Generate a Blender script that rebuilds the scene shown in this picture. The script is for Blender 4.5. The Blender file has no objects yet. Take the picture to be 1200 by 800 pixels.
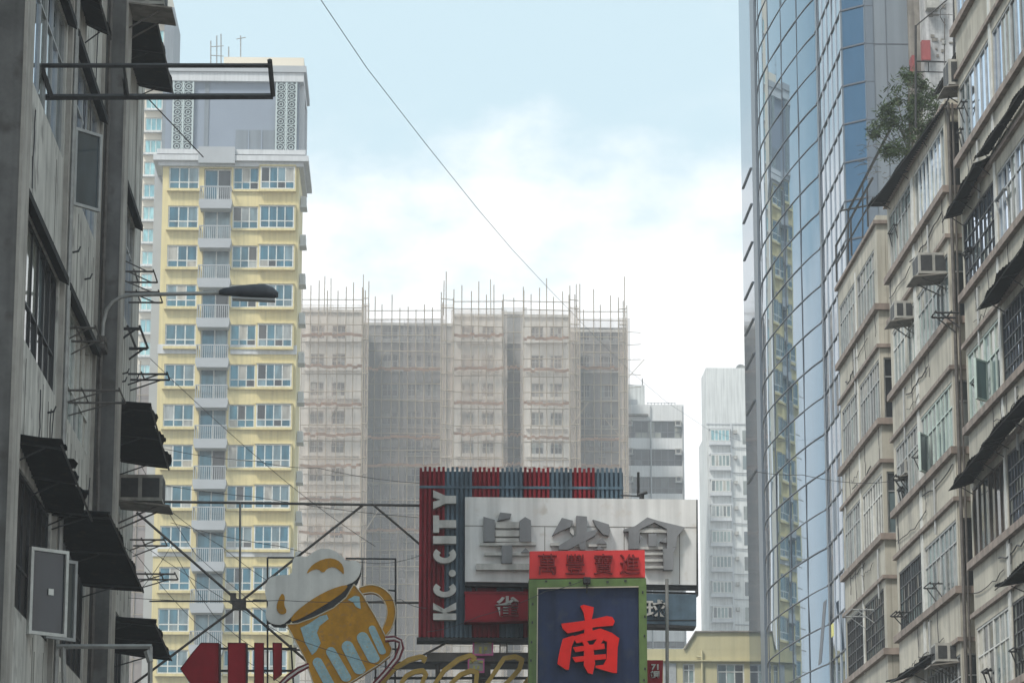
import bpy, math, random
from mathutils import Vector as V
random.seed(7)
SC = bpy.context.scene
COL = SC.collection
# ---------------------------------------------------------------- camera model (measured from the photograph)
CAM = V((0, 0, 1.7)); FPX = 3622.0; YAW = math.radians(1.912); PIT = math.radians(12.757)
F_ = V((math.sin(YAW)*math.cos(PIT), math.cos(YAW)*math.cos(PIT), math.sin(PIT)))
R_ = V((math.cos(YAW), -math.sin(YAW), 0))
U_ = V((-math.sin(YAW)*math.sin(PIT), -math.cos(YAW)*math.sin(PIT), math.cos(PIT)))
def ray(px, py): return F_*FPX + R_*(px-600) - U_*(py-400)
def P(px, py, Y): d = ray(px, py); return CAM + d*(Y/d.y)
def PX(px, py, X): d = ray(px, py); return CAM + d*(X/d.x)

# ---------------------------------------------------------------- mesh helpers
ORG = {}
class MB:
    def __init__(s): s.v = []; s.f = []; s.m = []; s.cur = 0
    def face(s, pts):
        n = len(s.v); s.v += [V(p) for p in pts]; s.f.append(tuple(range(n, n+len(pts)))); s.m.append(s.cur)
    def box(s, x0, y0, z0, x1, y1, z1):
        s.obox(V((x0, y0, z0)), V((x1-x0, 0, 0)), V((0, y1-y0, 0)), V((0, 0, z1-z0)))
    def obox(s, o, a, b, c):
        if a.cross(b).dot(c) < 0: a, b = b, a
        n = len(s.v); s.v += [o, o+a, o+a+b, o+b, o+c, o+a+c, o+a+b+c, o+b+c]
        for q in ((3,2,1,0),(4,5,6,7),(0,1,5,4),(1,2,6,5),(2,3,7,6),(3,0,4,7)):
            s.f.append(tuple(n+i for i in q)); s.m.append(s.cur)
    def tube(s, p, q, r, n=6): s.path([p, q], r, n)
    def path(s, pts, r, n=6, flat=1.0):
        pts = [V(p) for p in pts]; base = len(s.v); prev = None
        for i, p in enumerate(pts):
            t = (pts[min(i+1, len(pts)-1)] - pts[max(i-1, 0)]).normalized()
            ref = V((0, 0, 1)) if abs(t.z) < .95 else V((1, 0, 0))
            a = t.cross(ref).normalized()
            if prev is not None and a.dot(prev) < 0: a = -a
            prev = a; b = t.cross(a)
            for k in range(n):
                w = 2*math.pi*k/n
                s.v.append(p + a*(math.cos(w)*r*flat) + b*(math.sin(w)*r))
        for i in range(len(pts)-1):
            for k in range(n):
                j = (k+1) % n
                s.f.append((base+i*n+k, base+i*n+j, base+(i+1)*n+j, base+(i+1)*n+k)); s.m.append(s.cur)
        s.f.append(tuple(base+k for k in range(n))[::-1]); s.m.append(s.cur)
        e = base+(len(pts)-1)*n
        s.f.append(tuple(e+k for k in range(n))); s.m.append(s.cur)
    def prism(s, pts, d):
        """extrude a planar outline (3D points) by vector d (towards the back)"""
        pts = [V(p) for p in pts]; n = len(pts)
        nrm = V((0, 0, 0))
        for i in range(n): nrm += pts[i].cross(pts[(i+1) % n])
        if nrm.dot(d) > 0: pts = pts[::-1]
        b = len(s.v); s.v += pts + [p+d for p in pts]
        s.f.append(tuple(range(b, b+n))); s.m.append(s.cur)
        s.f.append(tuple(range(b+2*n-1, b+n-1, -1))); s.m.append(s.cur)
        for i in range(n):
            j = (i+1) % n
            s.f.append((b+j, b+i, b+n+i, b+n+j)); s.m.append(s.cur)
    def wall(s, o, ud, nd, w, z0, z1, opens, depth):
        """vertical wall from o along ud with recessed openings (u0,u1,za,zb)"""
        us = sorted({0, w} | {x for a in opens for x in a[:2]}); zs = sorted({z0, z1} | {x for a in opens for x in a[2:4]})
        def pt(u, z, k=0): return V((o.x, o.y, 0)) + ud*u + nd*(-k) + V((0, 0, z))
        flip = ud.cross(V((0, 0, 1))).dot(nd) < 0
        def q(a, b, c, d):
            s.face([d, c, b, a] if flip else [a, b, c, d])
        for zi in range(len(zs)-1):
            za, zb = zs[zi], zs[zi+1]; zc = (za+zb)/2; run = None
            for ui in range(len(us)):
                hole = True
                if ui < len(us)-1:
                    uc = (us[ui]+us[ui+1])/2
                    hole = any(a[0] < uc < a[1] and a[2] < zc < a[3] for a in opens)
                if not hole and run is None: run = us[ui]
                if hole and run is not None:
                    q(pt(run, za), pt(us[ui], za), pt(us[ui], zb), pt(run, zb)); run = None
        for u0, u1, a, b in [x[:4] for x in opens]:
            q(pt(u0, a), pt(u1, a), pt(u1, a, depth), pt(u0, a, depth)) if False else None
            q(pt(u0, a, depth), pt(u0, a), pt(u0, b), pt(u0, b, depth)) if False else None
            s.face([pt(u0, a), pt(u1, a), pt(u1, a, depth), pt(u0, a, depth)])
            s.face([pt(u0, b), pt(u0, b, depth), pt(u1, b, depth), pt(u1, b)])
            s.face([pt(u0, a), pt(u0, a, depth), pt(u0, b, depth), pt(u0, b)])
            s.face([pt(u1, a), pt(u1, b), pt(u1, b, depth), pt(u1, a, depth)])
            s.face([pt(u0, a, depth), pt(u1, a, depth), pt(u1, b, depth), pt(u0, b, depth)])
    def mesh(s, name, mats, org):
        me = bpy.data.meshes.new(name)
        me.from_pydata([tuple(v-org) for v in s.v], [], s.f); me.update()
        for m in (mats if isinstance(mats, (list, tuple)) else [mats]): me.materials.append(m)
        if any(s.m):
            for p, i in zip(me.polygons, s.m): p.material_index = i
        return me
    def build(s, name, mats, parent=None, org=None, smooth=False):
        o_ = ORG[parent] if parent is not None else (V(org) if org is not None else V((0, 0, 0)))
        me = s.mesh(name, mats, o_)
        if smooth:
            for p in me.polygons: p.use_smooth = True
        ob = bpy.data.objects.new(name, me); COL.objects.link(ob)
        if parent is not None: ob.parent = parent
        else: ob.location = o_
        ORG[ob] = o_
        return ob
def tag(o, label=None, cat=None, group=None, kind=None):
    for k, v in (('label', label), ('category', cat), ('group', group), ('kind', kind)):
        if v: o[k] = v
    return o
def thing(name, label, cat, loc, group=None):
    o = bpy.data.objects.new(name, None); COL.objects.link(o); o.location = loc; ORG[o] = V(loc)
    return tag(o, label, cat, group)
def instance(me, name, parent, loc):
    o = bpy.data.objects.new(name, me); COL.objects.link(o); o.parent = parent
    o.location = V(loc)-ORG[parent]; ORG[o] = V(loc); return o
def child_instance(me, name, parent):
    o = bpy.data.objects.new(name, me); COL.objects.link(o); o.parent = parent; ORG[o] = ORG[parent]; return o
def copy_tree(o, parent=None):
    c = o.copy(); COL.objects.link(c); ORG[c] = ORG[o]
    if parent is not None: c.parent = parent
    for ch in list(o.children): copy_tree(ch, c)
    return c
X_ = V((1, 0, 0)); Y_ = V((0, 1, 0)); Z_ = V((0, 0, 1))

# ---------------------------------------------------------------- materials
def mat(name, col, rough=.75, metal=0.0, var=.25, scale=1.5, streak=0.0, bump=0.0, spec=.4, rnd=0.0, sat2=None, coat=0.0, drip=0.0):
    m = bpy.data.materials.new(name); m.use_nodes = True; nt = m.node_tree; N = nt.nodes; L = nt.links
    b = N['Principled BSDF']; b.inputs['Roughness'].default_value = rough; b.inputs['Metallic'].default_value = metal
    b.inputs['Specular IOR Level'].default_value = spec; b.inputs['Coat Weight'].default_value = coat
    g = N.new('ShaderNodeNewGeometry')
    n1 = N.new('ShaderNodeTexNoise'); n1.inputs['Scale'].default_value = scale; n1.inputs['Detail'].default_value = 6; n1.inputs['Roughness'].default_value = .65
    L.new(g.outputs['Position'], n1.inputs['Vector'])
    r1 = N.new('ShaderNodeMapRange'); r1.inputs['From Min'].default_value = .3; r1.inputs['From Max'].default_value = .7
    r1.inputs['To Min'].default_value = 1-var; r1.inputs['To Max'].default_value = 1+var*.5
    L.new(n1.outputs['Fac'], r1.inputs['Value']); fac = r1.outputs['Result']
    def mul(a, bb):
        k = N.new('ShaderNodeMath'); k.operation = 'MULTIPLY'; L.new(a, k.inputs[0])
        if isinstance(bb, float): k.inputs[1].default_value = bb
        else: L.new(bb, k.inputs[1])
        return k.outputs[0]
    if streak:
        mp = N.new('ShaderNodeMapping'); mp.inputs['Scale'].default_value = (4.5, 4.5, .22); L.new(g.outputs['Position'], mp.inputs['Vector'])
        n2 = N.new('ShaderNodeTexNoise'); n2.inputs['Scale'].default_value = 1.0; n2.inputs['Detail'].default_value = 5; L.new(mp.outputs[0], n2.inputs['Vector'])
        r2 = N.new('ShaderNodeMapRange'); r2.inputs['From Min'].default_value = .42; r2.inputs['From Max'].default_value = .68
        r2.inputs['To Min'].default_value = 1.05; r2.inputs['To Max'].default_value = 1-streak
        L.new(n2.outputs['Fac'], r2.inputs['Value']); fac = mul(fac, r2.outputs['Result'])
    if drip:
        mp = N.new('ShaderNodeMapping'); mp.inputs['Scale'].default_value = (11, 11, .16); L.new(g.outputs['Position'], mp.inputs['Vector'])
        n2 = N.new('ShaderNodeTexNoise'); n2.inputs['Scale'].default_value = 1.0; n2.inputs['Detail'].default_value = 3; n2.inputs['Roughness'].default_value = .7; L.new(mp.outputs[0], n2.inputs['Vector'])
        r2 = N.new('ShaderNodeMapRange'); r2.inputs['From Min'].default_value = .57; r2.inputs['From Max'].default_value = .66
        r2.inputs['To Min'].default_value = 1.0; r2.inputs['To Max'].default_value = 1-drip
        L.new(n2.outputs['Fac'], r2.inputs['Value']); fac = mul(fac, r2.outputs['Result'])
    if rnd:
        oi = N.new('ShaderNodeObjectInfo'); r3 = N.new('ShaderNodeMapRange'); r3.inputs['To Min'].default_value = 1-rnd; r3.inputs['To Max'].default_value = 1+rnd*.4
        L.new(oi.outputs['Random'], r3.inputs['Value']); fac = mul(fac, r3.outputs['Result'])
    mx = N.new('ShaderNodeVectorMath'); mx.operation = 'SCALE'; mx.inputs[0].default_value = col; L.new(fac, mx.inputs['Scale'])
    out = mx.outputs[0]
    if sat2:
        n4 = N.new('ShaderNodeTexNoise'); n4.inputs['Scale'].default_value = scale*2.3; n4.inputs['Detail'].default_value = 8; L.new(g.outputs['Position'], n4.inputs['Vector'])
        r4 = N.new('ShaderNodeMapRange'); r4.inputs['From Min'].default_value = .56; r4.inputs['From Max'].default_value = .68; L.new(n4.outputs['Fac'], r4.inputs['Value'])
        mm = N.new('ShaderNodeMix'); mm.data_type = 'RGBA'; L.new(r4.outputs['Result'], mm.inputs[0]); L.new(out, mm.inputs[6]); mm.inputs[7].default_value = (*sat2, 1)
        out = mm.outputs[2]
    L.new(out, b.inputs['Base Color'])
    if bump:
        bp = N.new('ShaderNodeBump'); bp.inputs['Strength'].default_value = bump; bp.inputs['Distance'].default_value = .02
        L.new(n1.outputs['Fac'], bp.inputs['Height']); L.new(bp.outputs[0], b.inputs['Normal'])
    return m
def glassmat(name, cols, rough=.05, metal=0.0, spec=.5, wav=0.0, wscale=.6, coat=0.0, tint=.3):
    m = bpy.data.materials.new(name); m.use_nodes = True; nt = m.node_tree; N = nt.nodes; L = nt.links
    b = N['Principled BSDF']; b.inputs['Roughness'].default_value = rough; b.inputs['Metallic'].default_value = metal
    b.inputs['Specular IOR Level'].default_value = spec; b.inputs['Coat Weight'].default_value = coat; b.inputs['Coat Roughness'].default_value = .03
    oi = N.new('ShaderNodeObjectInfo'); g = N.new('ShaderNodeNewGeometry')
    cr = N.new('ShaderNodeValToRGB'); cr.color_ramp.interpolation = 'CONSTANT'
    el = cr.color_ramp.elements
    for i, c in enumerate(cols):
        e = el[i] if i < 2 else el.new(i/len(cols)); e.position = i/len(cols); e.color = (*c, 1)
    L.new(oi.outputs['Random'], cr.inputs['Fac'])
    n1 = N.new('ShaderNodeTexNoise'); n1.inputs['Scale'].default_value = 1.3; n1.inputs['Detail'].default_value = 3
    mp = N.new('ShaderNodeMapping'); mp.inputs['Scale'].default_value = (2.2, 2.2, .5); L.new(g.outputs['Position'], mp.inputs['Vector']); L.new(mp.outputs[0], n1.inputs['Vector'])
    r1 = N.new('ShaderNodeMapRange'); r1.inputs['From Min'].default_value = .35; r1.inputs['From Max'].default_value = .65; r1.inputs['To Min'].default_value = 1-tint; r1.inputs['To Max'].default_value = 1+tint*.8
    L.new(n1.outputs['Fac'], r1.inputs['Value'])
    mx = N.new('ShaderNodeVectorMath'); mx.operation = 'SCALE'; L.new(cr.outputs['Color'], mx.inputs[0]); L.new(r1.outputs['Result'], mx.inputs['Scale'])
    L.new(mx.outputs[0], b.inputs['Base Color'])
    if wav:
        n2 = N.new('ShaderNodeTexNoise'); n2.inputs['Scale'].default_value = wscale; n2.inputs['Detail'].default_value = 1; L.new(g.outputs['Position'], n2.inputs['Vector'])
        bp = N.new('ShaderNodeBump'); bp.inputs['Strength'].default_value = wav; bp.inputs['Distance'].default_value = .1
        L.new(n2.outputs['Fac'], bp.inputs['Height']); L.new(bp.outputs[0], b.inputs['Normal'])
    return m
M = {}
M['left_wall'] = mat('weathered pale concrete', (.54, .53, .495), var=.28, scale=.9, streak=.32, bump=.4, sat2=(.26, .25, .235), drip=.35)
M['left_pilaster'] = mat('sooty grey concrete', (.14, .138, .135), var=.5, scale=1.1, streak=.3, bump=.4, sat2=(.07, .065, .06))
M['left_joint'] = mat('render joint', (.20, .19, .17), var=.4, scale=2, streak=.3)
M['left_trim'] = mat('pale edge render', (.36, .34, .31), var=.3, scale=2, streak=.3)
M['beige'] = mat('cream painted render', (.40, .375, .315), var=.30, scale=.45, streak=.16, drip=.38, bump=.2, sat2=(.25, .235, .20))
M['beige_b'] = mat('paler cream render', (.43, .40, .335), var=.30, scale=.5, streak=.18, drip=.38, bump=.2, sat2=(.25, .235, .205))
M['ledge'] = mat('pinkish brown ledge render', (.25, .20, .17), var=.4, scale=2.5, streak=.3)
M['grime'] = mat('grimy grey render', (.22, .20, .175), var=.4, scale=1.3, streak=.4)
M['black_sheet'] = mat('blackened corrugated sheet', (.009, .0095, .011), rough=.8, sat2=(.022, .016, .013), var=.6, scale=3, spec=.2)
M['dark_steel'] = mat('dark rusty steel', (.03, .03, .032), rough=.6, var=.5, scale=8)
M['rust_steel'] = mat('brown grey steel', (.10, .09, .083), rough=.65, var=.5, scale=6)
M['galv'] = mat('galvanised grey steel', (.30, .30, .29), rough=.5, metal=.3, var=.3, scale=5)
M['white_frame'] = mat('off white window frame', (.55, .55, .52), rough=.5, var=.25, scale=4)
M['grey_frame'] = mat('dull aluminium frame', (.34, .35, .35), rough=.45, var=.25, scale=4)
M['black_frame'] = mat('black window bars', (.025, .027, .03), rough=.5, var=.3, scale=5)
M['green_frame'] = mat('pale green frame', (.42, .50, .46), rough=.5, var=.2, scale=4)
M['brown_frame'] = mat('dark brown frame', (.07, .055, .045), rough=.6, var=.4, scale=4)
M['ac_body'] = mat('yellowed grey metal', (.36, .35, .32), rough=.55, var=.3, scale=4, streak=.3)
M['ac_dark'] = mat('air conditioner grille', (.035, .036, .038), rough=.6, var=.4, scale=9)
M['glass_old'] = glassmat('old window glass', [(.05, .065, .075), (.16, .18, .17), (.09, .12, .13), (.24, .25, .22), (.07, .08, .08), (.13, .17, .18)], rough=.06, spec=.6)
M['curtain'] = glassmat('pale curtain behind glass', [(.30, .29, .26), (.38, .36, .31), (.26, .28, .28)], rough=.1, spec=.5)
M['boards_shaded'] = glassmat('boards with awning shade in colour', [(.012, .013, .014), (.02, .02, .02)], rough=.5, spec=.15)  # dark boards, with the shade under the awnings put into the colour
M['glass_teal'] = glassmat('greenish dusty glass', [(.16, .22, .22), (.21, .27, .26), (.12, .17, .18)], rough=.12, spec=.55)
M['glass_mirror'] = glassmat('clear sky reflecting glass', [(.52, .64, .80), (.44, .56, .74)], rough=.03, metal=.9, tint=.12)
M['glass_dark'] = glassmat('dark unlit glass', [(.02, .024, .03), (.035, .04, .045), (.05, .05, .05)], rough=.07, spec=.5)
M['glass_yellow'] = glassmat('blue grey tinted glass', [(.045, .14, .19), (.038, .12, .165), (.055, .155, .20), (.06, .145, .185)], rough=.12, metal=.5, spec=.5)
M['glass_yellow_b'] = glassmat('paler blinds behind tinted glass', [(.13, .20, .23), (.17, .23, .25)], rough=.2, metal=.3)
M['glass_far'] = glassmat('teal tower glass', [(.25, .46, .48), (.30, .52, .53), (.2, .40, .44)], rough=.15, metal=.4)
M['glass_tower'] = glassmat('blue reflective curtain glass', [(.115, .22, .31), (.115, .22, .31)], rough=.02, metal=.9, wav=.006, wscale=.5, tint=.04)
M['glass_tower_flat'] = glassmat('deep blue curtain glass', [(.075, .145, .225), (.075, .145, .225)], rough=.05, metal=.8, wav=.008, wscale=.5, tint=.06)
M['tower_metal'] = mat('blue grey aluminium cladding', (.13, .155, .185), rough=.4, metal=.35, var=.06, scale=.4)
M['tower_fin'] = mat('silver aluminium fin', (.46, .50, .55), rough=.35, metal=.5, var=.06)
M['tower_line'] = mat('dark transom', (.10, .11, .13), rough=.5, metal=.3, var=.1)
M['tower_clad'] = mat('grey blue cladding panel', (.155, .18, .205), rough=.6, var=.08, scale=.5, streak=.08)
M['yellow'] = mat('pale yellow tile wall', (.56, .475, .245), rough=.7, var=.10, scale=.25, streak=.14)
M['tower_white'] = mat('white tower trim', (.48, .49, .50), rough=.6, var=.10, scale=.3, streak=.1)
M['tower_grey'] = mat('light grey slab', (.33, .345, .36), rough=.65, var=.10, scale=.4)
M['blue_grey'] = mat('blue grey tile cladding', (.20, .235, .29), rough=.6, var=.07, scale=.3)
M['lattice'] = mat('verdigris lattice metal', (.40, .46, .46), rough=.5, var=.1)
M['lattice_back'] = mat('dark lattice backing', (.06, .075, .09), rough=.7, var=.1)
M['cream_far'] = mat('cream far tower wall', (.62, .56, .46), rough=.7, var=.06, scale=.2)
M['white_far'] = mat('white painted tower', (.57, .58, .57), rough=.7, var=.12, scale=.3, streak=.25)
M['office'] = mat('pale grey office wall', (.60, .60, .595), rough=.7, var=.12, scale=.2, streak=.1)
M['low_yellow'] = mat('mustard yellow render', (.44, .395, .235), rough=.75, var=.07, scale=.4, streak=.08)
M['old_white'] = mat('rough white render', (.42, .42, .42), rough=.85, var=.35, scale=2.5, streak=.35)
M['red_paint'] = mat('faded red paint', (.24, .05, .05), rough=.6, var=.2)
M['scaf_wall'] = mat('old pale apartment render', (.52, .495, .455), rough=.8, var=.12, scale=.15, streak=.2)
M['scaf_dark'] = mat('apartment render with recess shade', (.21, .205, .20), rough=.8, var=.2, scale=.15, streak=.25)  # darker copy of the apartment render, recess shade put into its colour
M['bamboo'] = mat('weathered bamboo', (.30, .25, .19), rough=.7, var=.25, scale=1)
M['orange_net'] = mat('faded orange catch fan', (.72, .52, .42), rough=.8, var=.3, scale=.5)
M['kc_red'] = mat('crimson ribbed metal', (.25, .016, .026), rough=.6, spec=.15, var=.35, scale=3, streak=.35)
M['kc_blue'] = mat('slate blue ribbed metal', (.085, .135, .18), rough=.55, var=.35, scale=3, streak=.35)
M['sign_white'] = mat('stained white sign panel', (.76, .755, .74), rough=.5, var=.10, scale=1.2, streak=.22, sat2=(.60, .565, .52))
M['letter_white'] = mat('grubby white letter', (.56, .55, .52), rough=.5, var=.2, scale=5, streak=.3)
M['letter_grey'] = mat('grey letter paint', (.22, .225, .235), rough=.5, var=.15, scale=3, streak=.12)
M['banner_red'] = mat('faded scarlet panel', (.78, .06, .06), rough=.6, spec=.15, var=.18, scale=1.6)
M['banner_char'] = mat('dark red neon lettering', (.24, .012, .015), rough=.5, spec=.2, var=.3, scale=6)
M['glyph_red'] = mat('bright red acrylic', (.90, .016, .010), rough=.5, var=.10, scale=4, spec=.15)
M['glyph_side'] = mat('dark red letter side', (.18, .01, .01), rough=.5)
M['navy'] = mat('navy blue panel', (.028, .046, .115), rough=.6, spec=.2, var=.3, scale=1.6, streak=.35, sat2=(.04, .052, .09))
M['green_frame_sign'] = mat('leaf green metal border', (.125, .20, .052), rough=.55, var=.25, scale=4, streak=.25)
M['small_red'] = mat('deep red sign box', (.29, .010, .020), rough=.55, spec=.2, var=.2, scale=3)
M['arrow_red'] = mat('crimson sign plate', (.30, .010, .020), rough=.6, spec=.12, var=.25, scale=2.5, streak=.15)
M['foam'] = mat('painted foam white', (.70, .70, .67), rough=.6, var=.14, scale=2.5, streak=.15)
M['amber'] = mat('painted amber', (.50, .245, .018), rough=.6, spec=.15, var=.25, scale=5, streak=.15, sat2=(.36, .19, .05))
M['pale_blue'] = mat('flaking pale blue paint', (.32, .50, .56), rough=.6, var=.25, scale=14, sat2=(.40, .40, .30))
M['gold'] = mat('tarnished gold letter', (.42, .26, .04), rough=.5, var=.25, scale=6)
M['pale_line'] = mat('pale glass tube', (.62, .55, .42), rough=.3, var=.1)
M['tube_red'] = mat('dark red tube', (.15, .02, .03), rough=.3, var=.2)
M['tube_white'] = mat('unlit white tube', (.60, .56, .54), rough=.25, var=.1)
M['tube_pink'] = mat('unlit red neon tube', (.75, .16, .13), rough=.25, var=.1)
M['lamp'] = mat('grey lamp housing', (.055, .062, .075), rough=.5, var=.3, scale=6)
M['cable'] = mat('black cable', (.05, .05, .055), rough=.7, var=.2)
M['cable_grey'] = mat('faded grey cable', (.24, .245, .26), rough=.7, var=.2)
M['pink'] = mat('pink character border', (.75, .16, .42), rough=.5, var=.1)
M['lemon'] = mat('yellow character and notice', (.62, .58, .16), rough=.5, var=.1)
M['concrete'] = mat('grey concrete', (.24, .235, .225), rough=.85, var=.3, scale=1.2, streak=.3)
M['asphalt'] = mat('asphalt', (.05, .05, .052), rough=.9, var=.3, scale=2)
M['pave'] = mat('pavement', (.20, .19, .18), rough=.9, var=.25, scale=2)
M['paint'] = mat('road paint', (.75, .75, .72), rough=.7, var=.2, scale=3)
M['earth'] = mat('city ground', (.14, .135, .125), rough=.95, var=.3, scale=.05)
M['leaf'] = mat('dusty leaf', (.042, .068, .022), rough=.6, var=.5, scale=3, spec=.3)
M['bark'] = mat('thin bark', (.10, .085, .065), rough=.9, var=.3, scale=9)
M['paper'] = mat('paper sticker', (.7, .7, .66), rough=.8, var=.1)
def netmat(name, col, alpha, nscale):
    m = bpy.data.materials.new(name); m.use_nodes = True; nt = m.node_tree; N = nt.nodes; L = nt.links
    out = N['Material Output']; b = N['Principled BSDF']; b.inputs['Roughness'].default_value = .9
    g = N.new('ShaderNodeNewGeometry')
    mp = N.new('ShaderNodeMapping'); mp.inputs['Scale'].default_value = (1.3, 1.3, .25); L.new(g.outputs['Position'], mp.inputs['Vector'])
    n = N.new('ShaderNodeTexNoise'); n.inputs['Scale'].default_value = nscale; n.inputs['Detail'].default_value = 6; L.new(mp.outputs[0], n.inputs['Vector'])
    r = N.new('ShaderNodeMapRange'); r.inputs['From Min'].default_value = .3; r.inputs['From Max'].default_value = .7
    r.inputs['To Min'].default_value = alpha-.14; r.inputs['To Max'].default_value = alpha+.14; L.new(n.outputs['Fac'], r.inputs['Value'])
    n3 = N.new('ShaderNodeTexNoise'); n3.inputs['Scale'].default_value = nscale*.4; L.new(g.outputs['Position'], n3.inputs['Vector'])
    mx = N.new('ShaderNodeMix'); mx.data_type = 'RGBA'; L.new(n3.outputs['Fac'], mx.inputs[0]); mx.inputs[6].default_value = (*col, 1); mx.inputs[7].default_value = (col[0]*1.15, col[1]*.95, col[2]*.82, 1)
    L.new(mx.outputs[2], b.inputs['Base Color'])
    oi = N.new('ShaderNodeObjectInfo'); ra = N.new('ShaderNodeMapRange'); ra.inputs['To Min'].default_value = -.10; ra.inputs['To Max'].default_value = .12; L.new(oi.outputs['Random'], ra.inputs['Value'])
    ad = N.new('ShaderNodeMath'); ad.use_clamp = True; L.new(r.outputs['Result'], ad.inputs[0]); L.new(ra.outputs['Result'], ad.inputs[1])
    t = N.new('ShaderNodeBsdfTransparent'); ms = N.new('ShaderNodeMixShader')
    L.new(ad.outputs[0], ms.inputs[0]); L.new(t.outputs[0], ms.inputs[1]); L.new(b.outputs[0], ms.inputs[2]); L.new(ms.outputs[0], out.inputs[0])
    return m
M['net'] = netmat('scaffold netting', (.46, .42, .375), .36, .5)
M['net_mid'] = netmat('darker scaffold netting', (.27, .265, .265), .45, .5)
M['net_pale'] = netmat('thin pale scaffold netting', (.46, .44, .41), .28, .5)
M['net_grey'] = netmat('grey scaffold netting', (.30, .29, .30), .72, .6)

# ---------------------------------------------------------------- window units
WC = {}; WR = random.Random(21)
MIX = {'glass_old': ['glass_old', 'glass_dark', 'curtain', 'glass_old', 'glass_teal'], 'glass_teal': ['glass_teal', 'glass_teal', 'glass_old', 'curtain', 'glass_teal'],
       'glass_mirror': ['glass_mirror', 'glass_mirror', 'glass_mirror', 'glass_old'], 'glass_dark': ['glass_dark', 'glass_dark', 'glass_dark', 'glass_old'],
       'glass_yellow': ['glass_yellow', 'glass_yellow', 'glass_yellow', 'glass_yellow_b', 'glass_yellow', 'glass_yellow', 'glass_yellow', 'glass_yellow_b', 'glass_yellow', 'glass_dark', 'glass_yellow', 'curtain']}
def window(parent, corner, ud, nd, w, h, cols=2, rows=1, fm='white_frame', gm='glass_old', fw=.05, depth=.12, bar=None, t=.06, name='window', split=None):
    """a window (frame mesh with a child pane) whose lower corner on the wall face is `corner`"""
    var = WR.randrange(9)
    key = (tuple(ud), tuple(nd), round(w, 3), round(h, 3), cols, rows, fm, gm, fw, depth, bar, name, split, var)
    if key not in WC:
        b = bar or fw*.7; a = MB()
        def bx(u0, u1, z0, z1, n0, n1): a.obox(ud*u0+Z_*z0+nd*n0, ud*(u1-u0), nd*(n1-n0), Z_*(z1-z0))
        n0, n1 = -depth, -depth+t
        bx(0, fw, 0, h, n0, n1); bx(w-fw, w, 0, h, n0, n1); bx(fw, w-fw, 0, fw, n0, n1); bx(fw, w-fw, h-fw, h, n0, n1)
        us = [fw+(w-2*fw)*i/cols for i in range(cols+1)]
        for u in us[1:-1]: bx(u-b/2, u+b/2, fw, h-fw, n0+.004, n1-.004)
        rr = [i/rows for i in range(1, rows)] if split is None else [split]
        for q in rr:
            z = fw+(h-2*fw)*q; bx(fw, w-fw, z-b/2, z+b/2, n0+.008, n1-.008)
        pal = MIX.get(gm, [gm]); mats = sorted(set(pal)); p = MB()
        zs = [fw*.5]+[fw+(h-2*fw)*q for q in rr]+[h-fw*.5]
        for i in range(cols):
            for j in range(len(zs)-1):
                p.cur = mats.index(WR.choice(pal)); tl = WR.uniform(-.004, .004)     # panes never sit quite flush
                u0, u1 = us[i]-(fw*.4 if i == 0 else 0), us[i+1]+(fw*.4 if i == cols-1 else 0)
                o = ud*u0+Z_*zs[j]+nd*(n0+t*.3); p.obox(o, ud*(u1-u0)+nd*tl, nd*.008, Z_*(zs[j+1]-zs[j])+nd*WR.uniform(-.006, .006))
        WC[key] = (a.mesh(name, M[fm], V((0, 0, 0))), p.mesh('pane', [M[k] for k in mats], V((0, 0, 0))))
    fme, gme = WC[key]
    o = instance(fme, name, parent, corner); child_instance(gme, 'pane', o); return o

# ---------------------------------------------------------------- ground and street
b = MB(); b.box(-700, -60, -.6, 700, 700, 0); tag(b.build('ground', M['earth']), kind='structure')
b = MB(); b.box(-1.6, -50, .0, 9.2, 420, .004); tag(b.build('road', M['asphalt']), kind='structure')
for x0, x1 in ((-5.4, -1.6), (9.2, 13.4)):
    b = MB(); b.box(x0, -50, .004, x1, 120, .13); tag(b.build('pavement', M['pave']), kind='structure')
b = MB()
for k in range(45):
    b.box(3.7, -45+k*6, .006, 3.85, -42+k*6, .01)
b.box(-1.4, -50, .006, -1.3, 400, .01); b.box(8.9, -50, .006, 9.0, 400, .01)
tag(b.build('road_markings', M['paint']), kind='structure')

# ================================================================ LEFT TENEMENT
XW = -5.1
lt = thing('tenement_building', 'weathered grey concrete tenement with stained pilasters on the left of the street', 'building', (-8, 47, 0))
LS = [(14.25, 16.3), (10.72, 12.42), (7.18, 9.0)]      # sill and head heights
def lwin_cols(): return [(37.3, 43.55), (44.05, 48.4), (50.1, 55.2)]
opens = []
Y0L, Y1L = 30.0, 56.5
for c0, c1 in lwin_cols():
    for z0, z1 in LS: opens.append((c0-Y0L, c1-Y0L, z0, z1))
b = MB(); b.wall(V((XW, Y0L, 0)), Y_, X_, Y1L-Y0L, .13, 27, opens, .35)
b.box(-16, Y0L, .13, XW-.36, Y1L-.01, 27.0)
b.face([(XW, Y1L, .13), (XW-.36, Y1L, .13), (XW-.36, Y1L, 27), (XW, Y1L, 27)])
b.cur = 1; rr = random.Random(3)       # board marks in the render
for y in [37.6+.52*i for i in range(36)]:
    y += rr.uniform(-.2, .2)
    if y > 56.2 or 48.6 < y < 50.0: continue
    for za, zb in ((5.0, 7.05), (9.15, 10.6), (12.6, 14.1), (16.4, 19.5)):
        if rr.random() < .6: b.box(XW, y, za+rr.uniform(0, .3), XW+.006, y+.02, zb-rr.uniform(0, .2))
b.build('wall', [M['left_wall'], M['left_joint']], lt)
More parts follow.
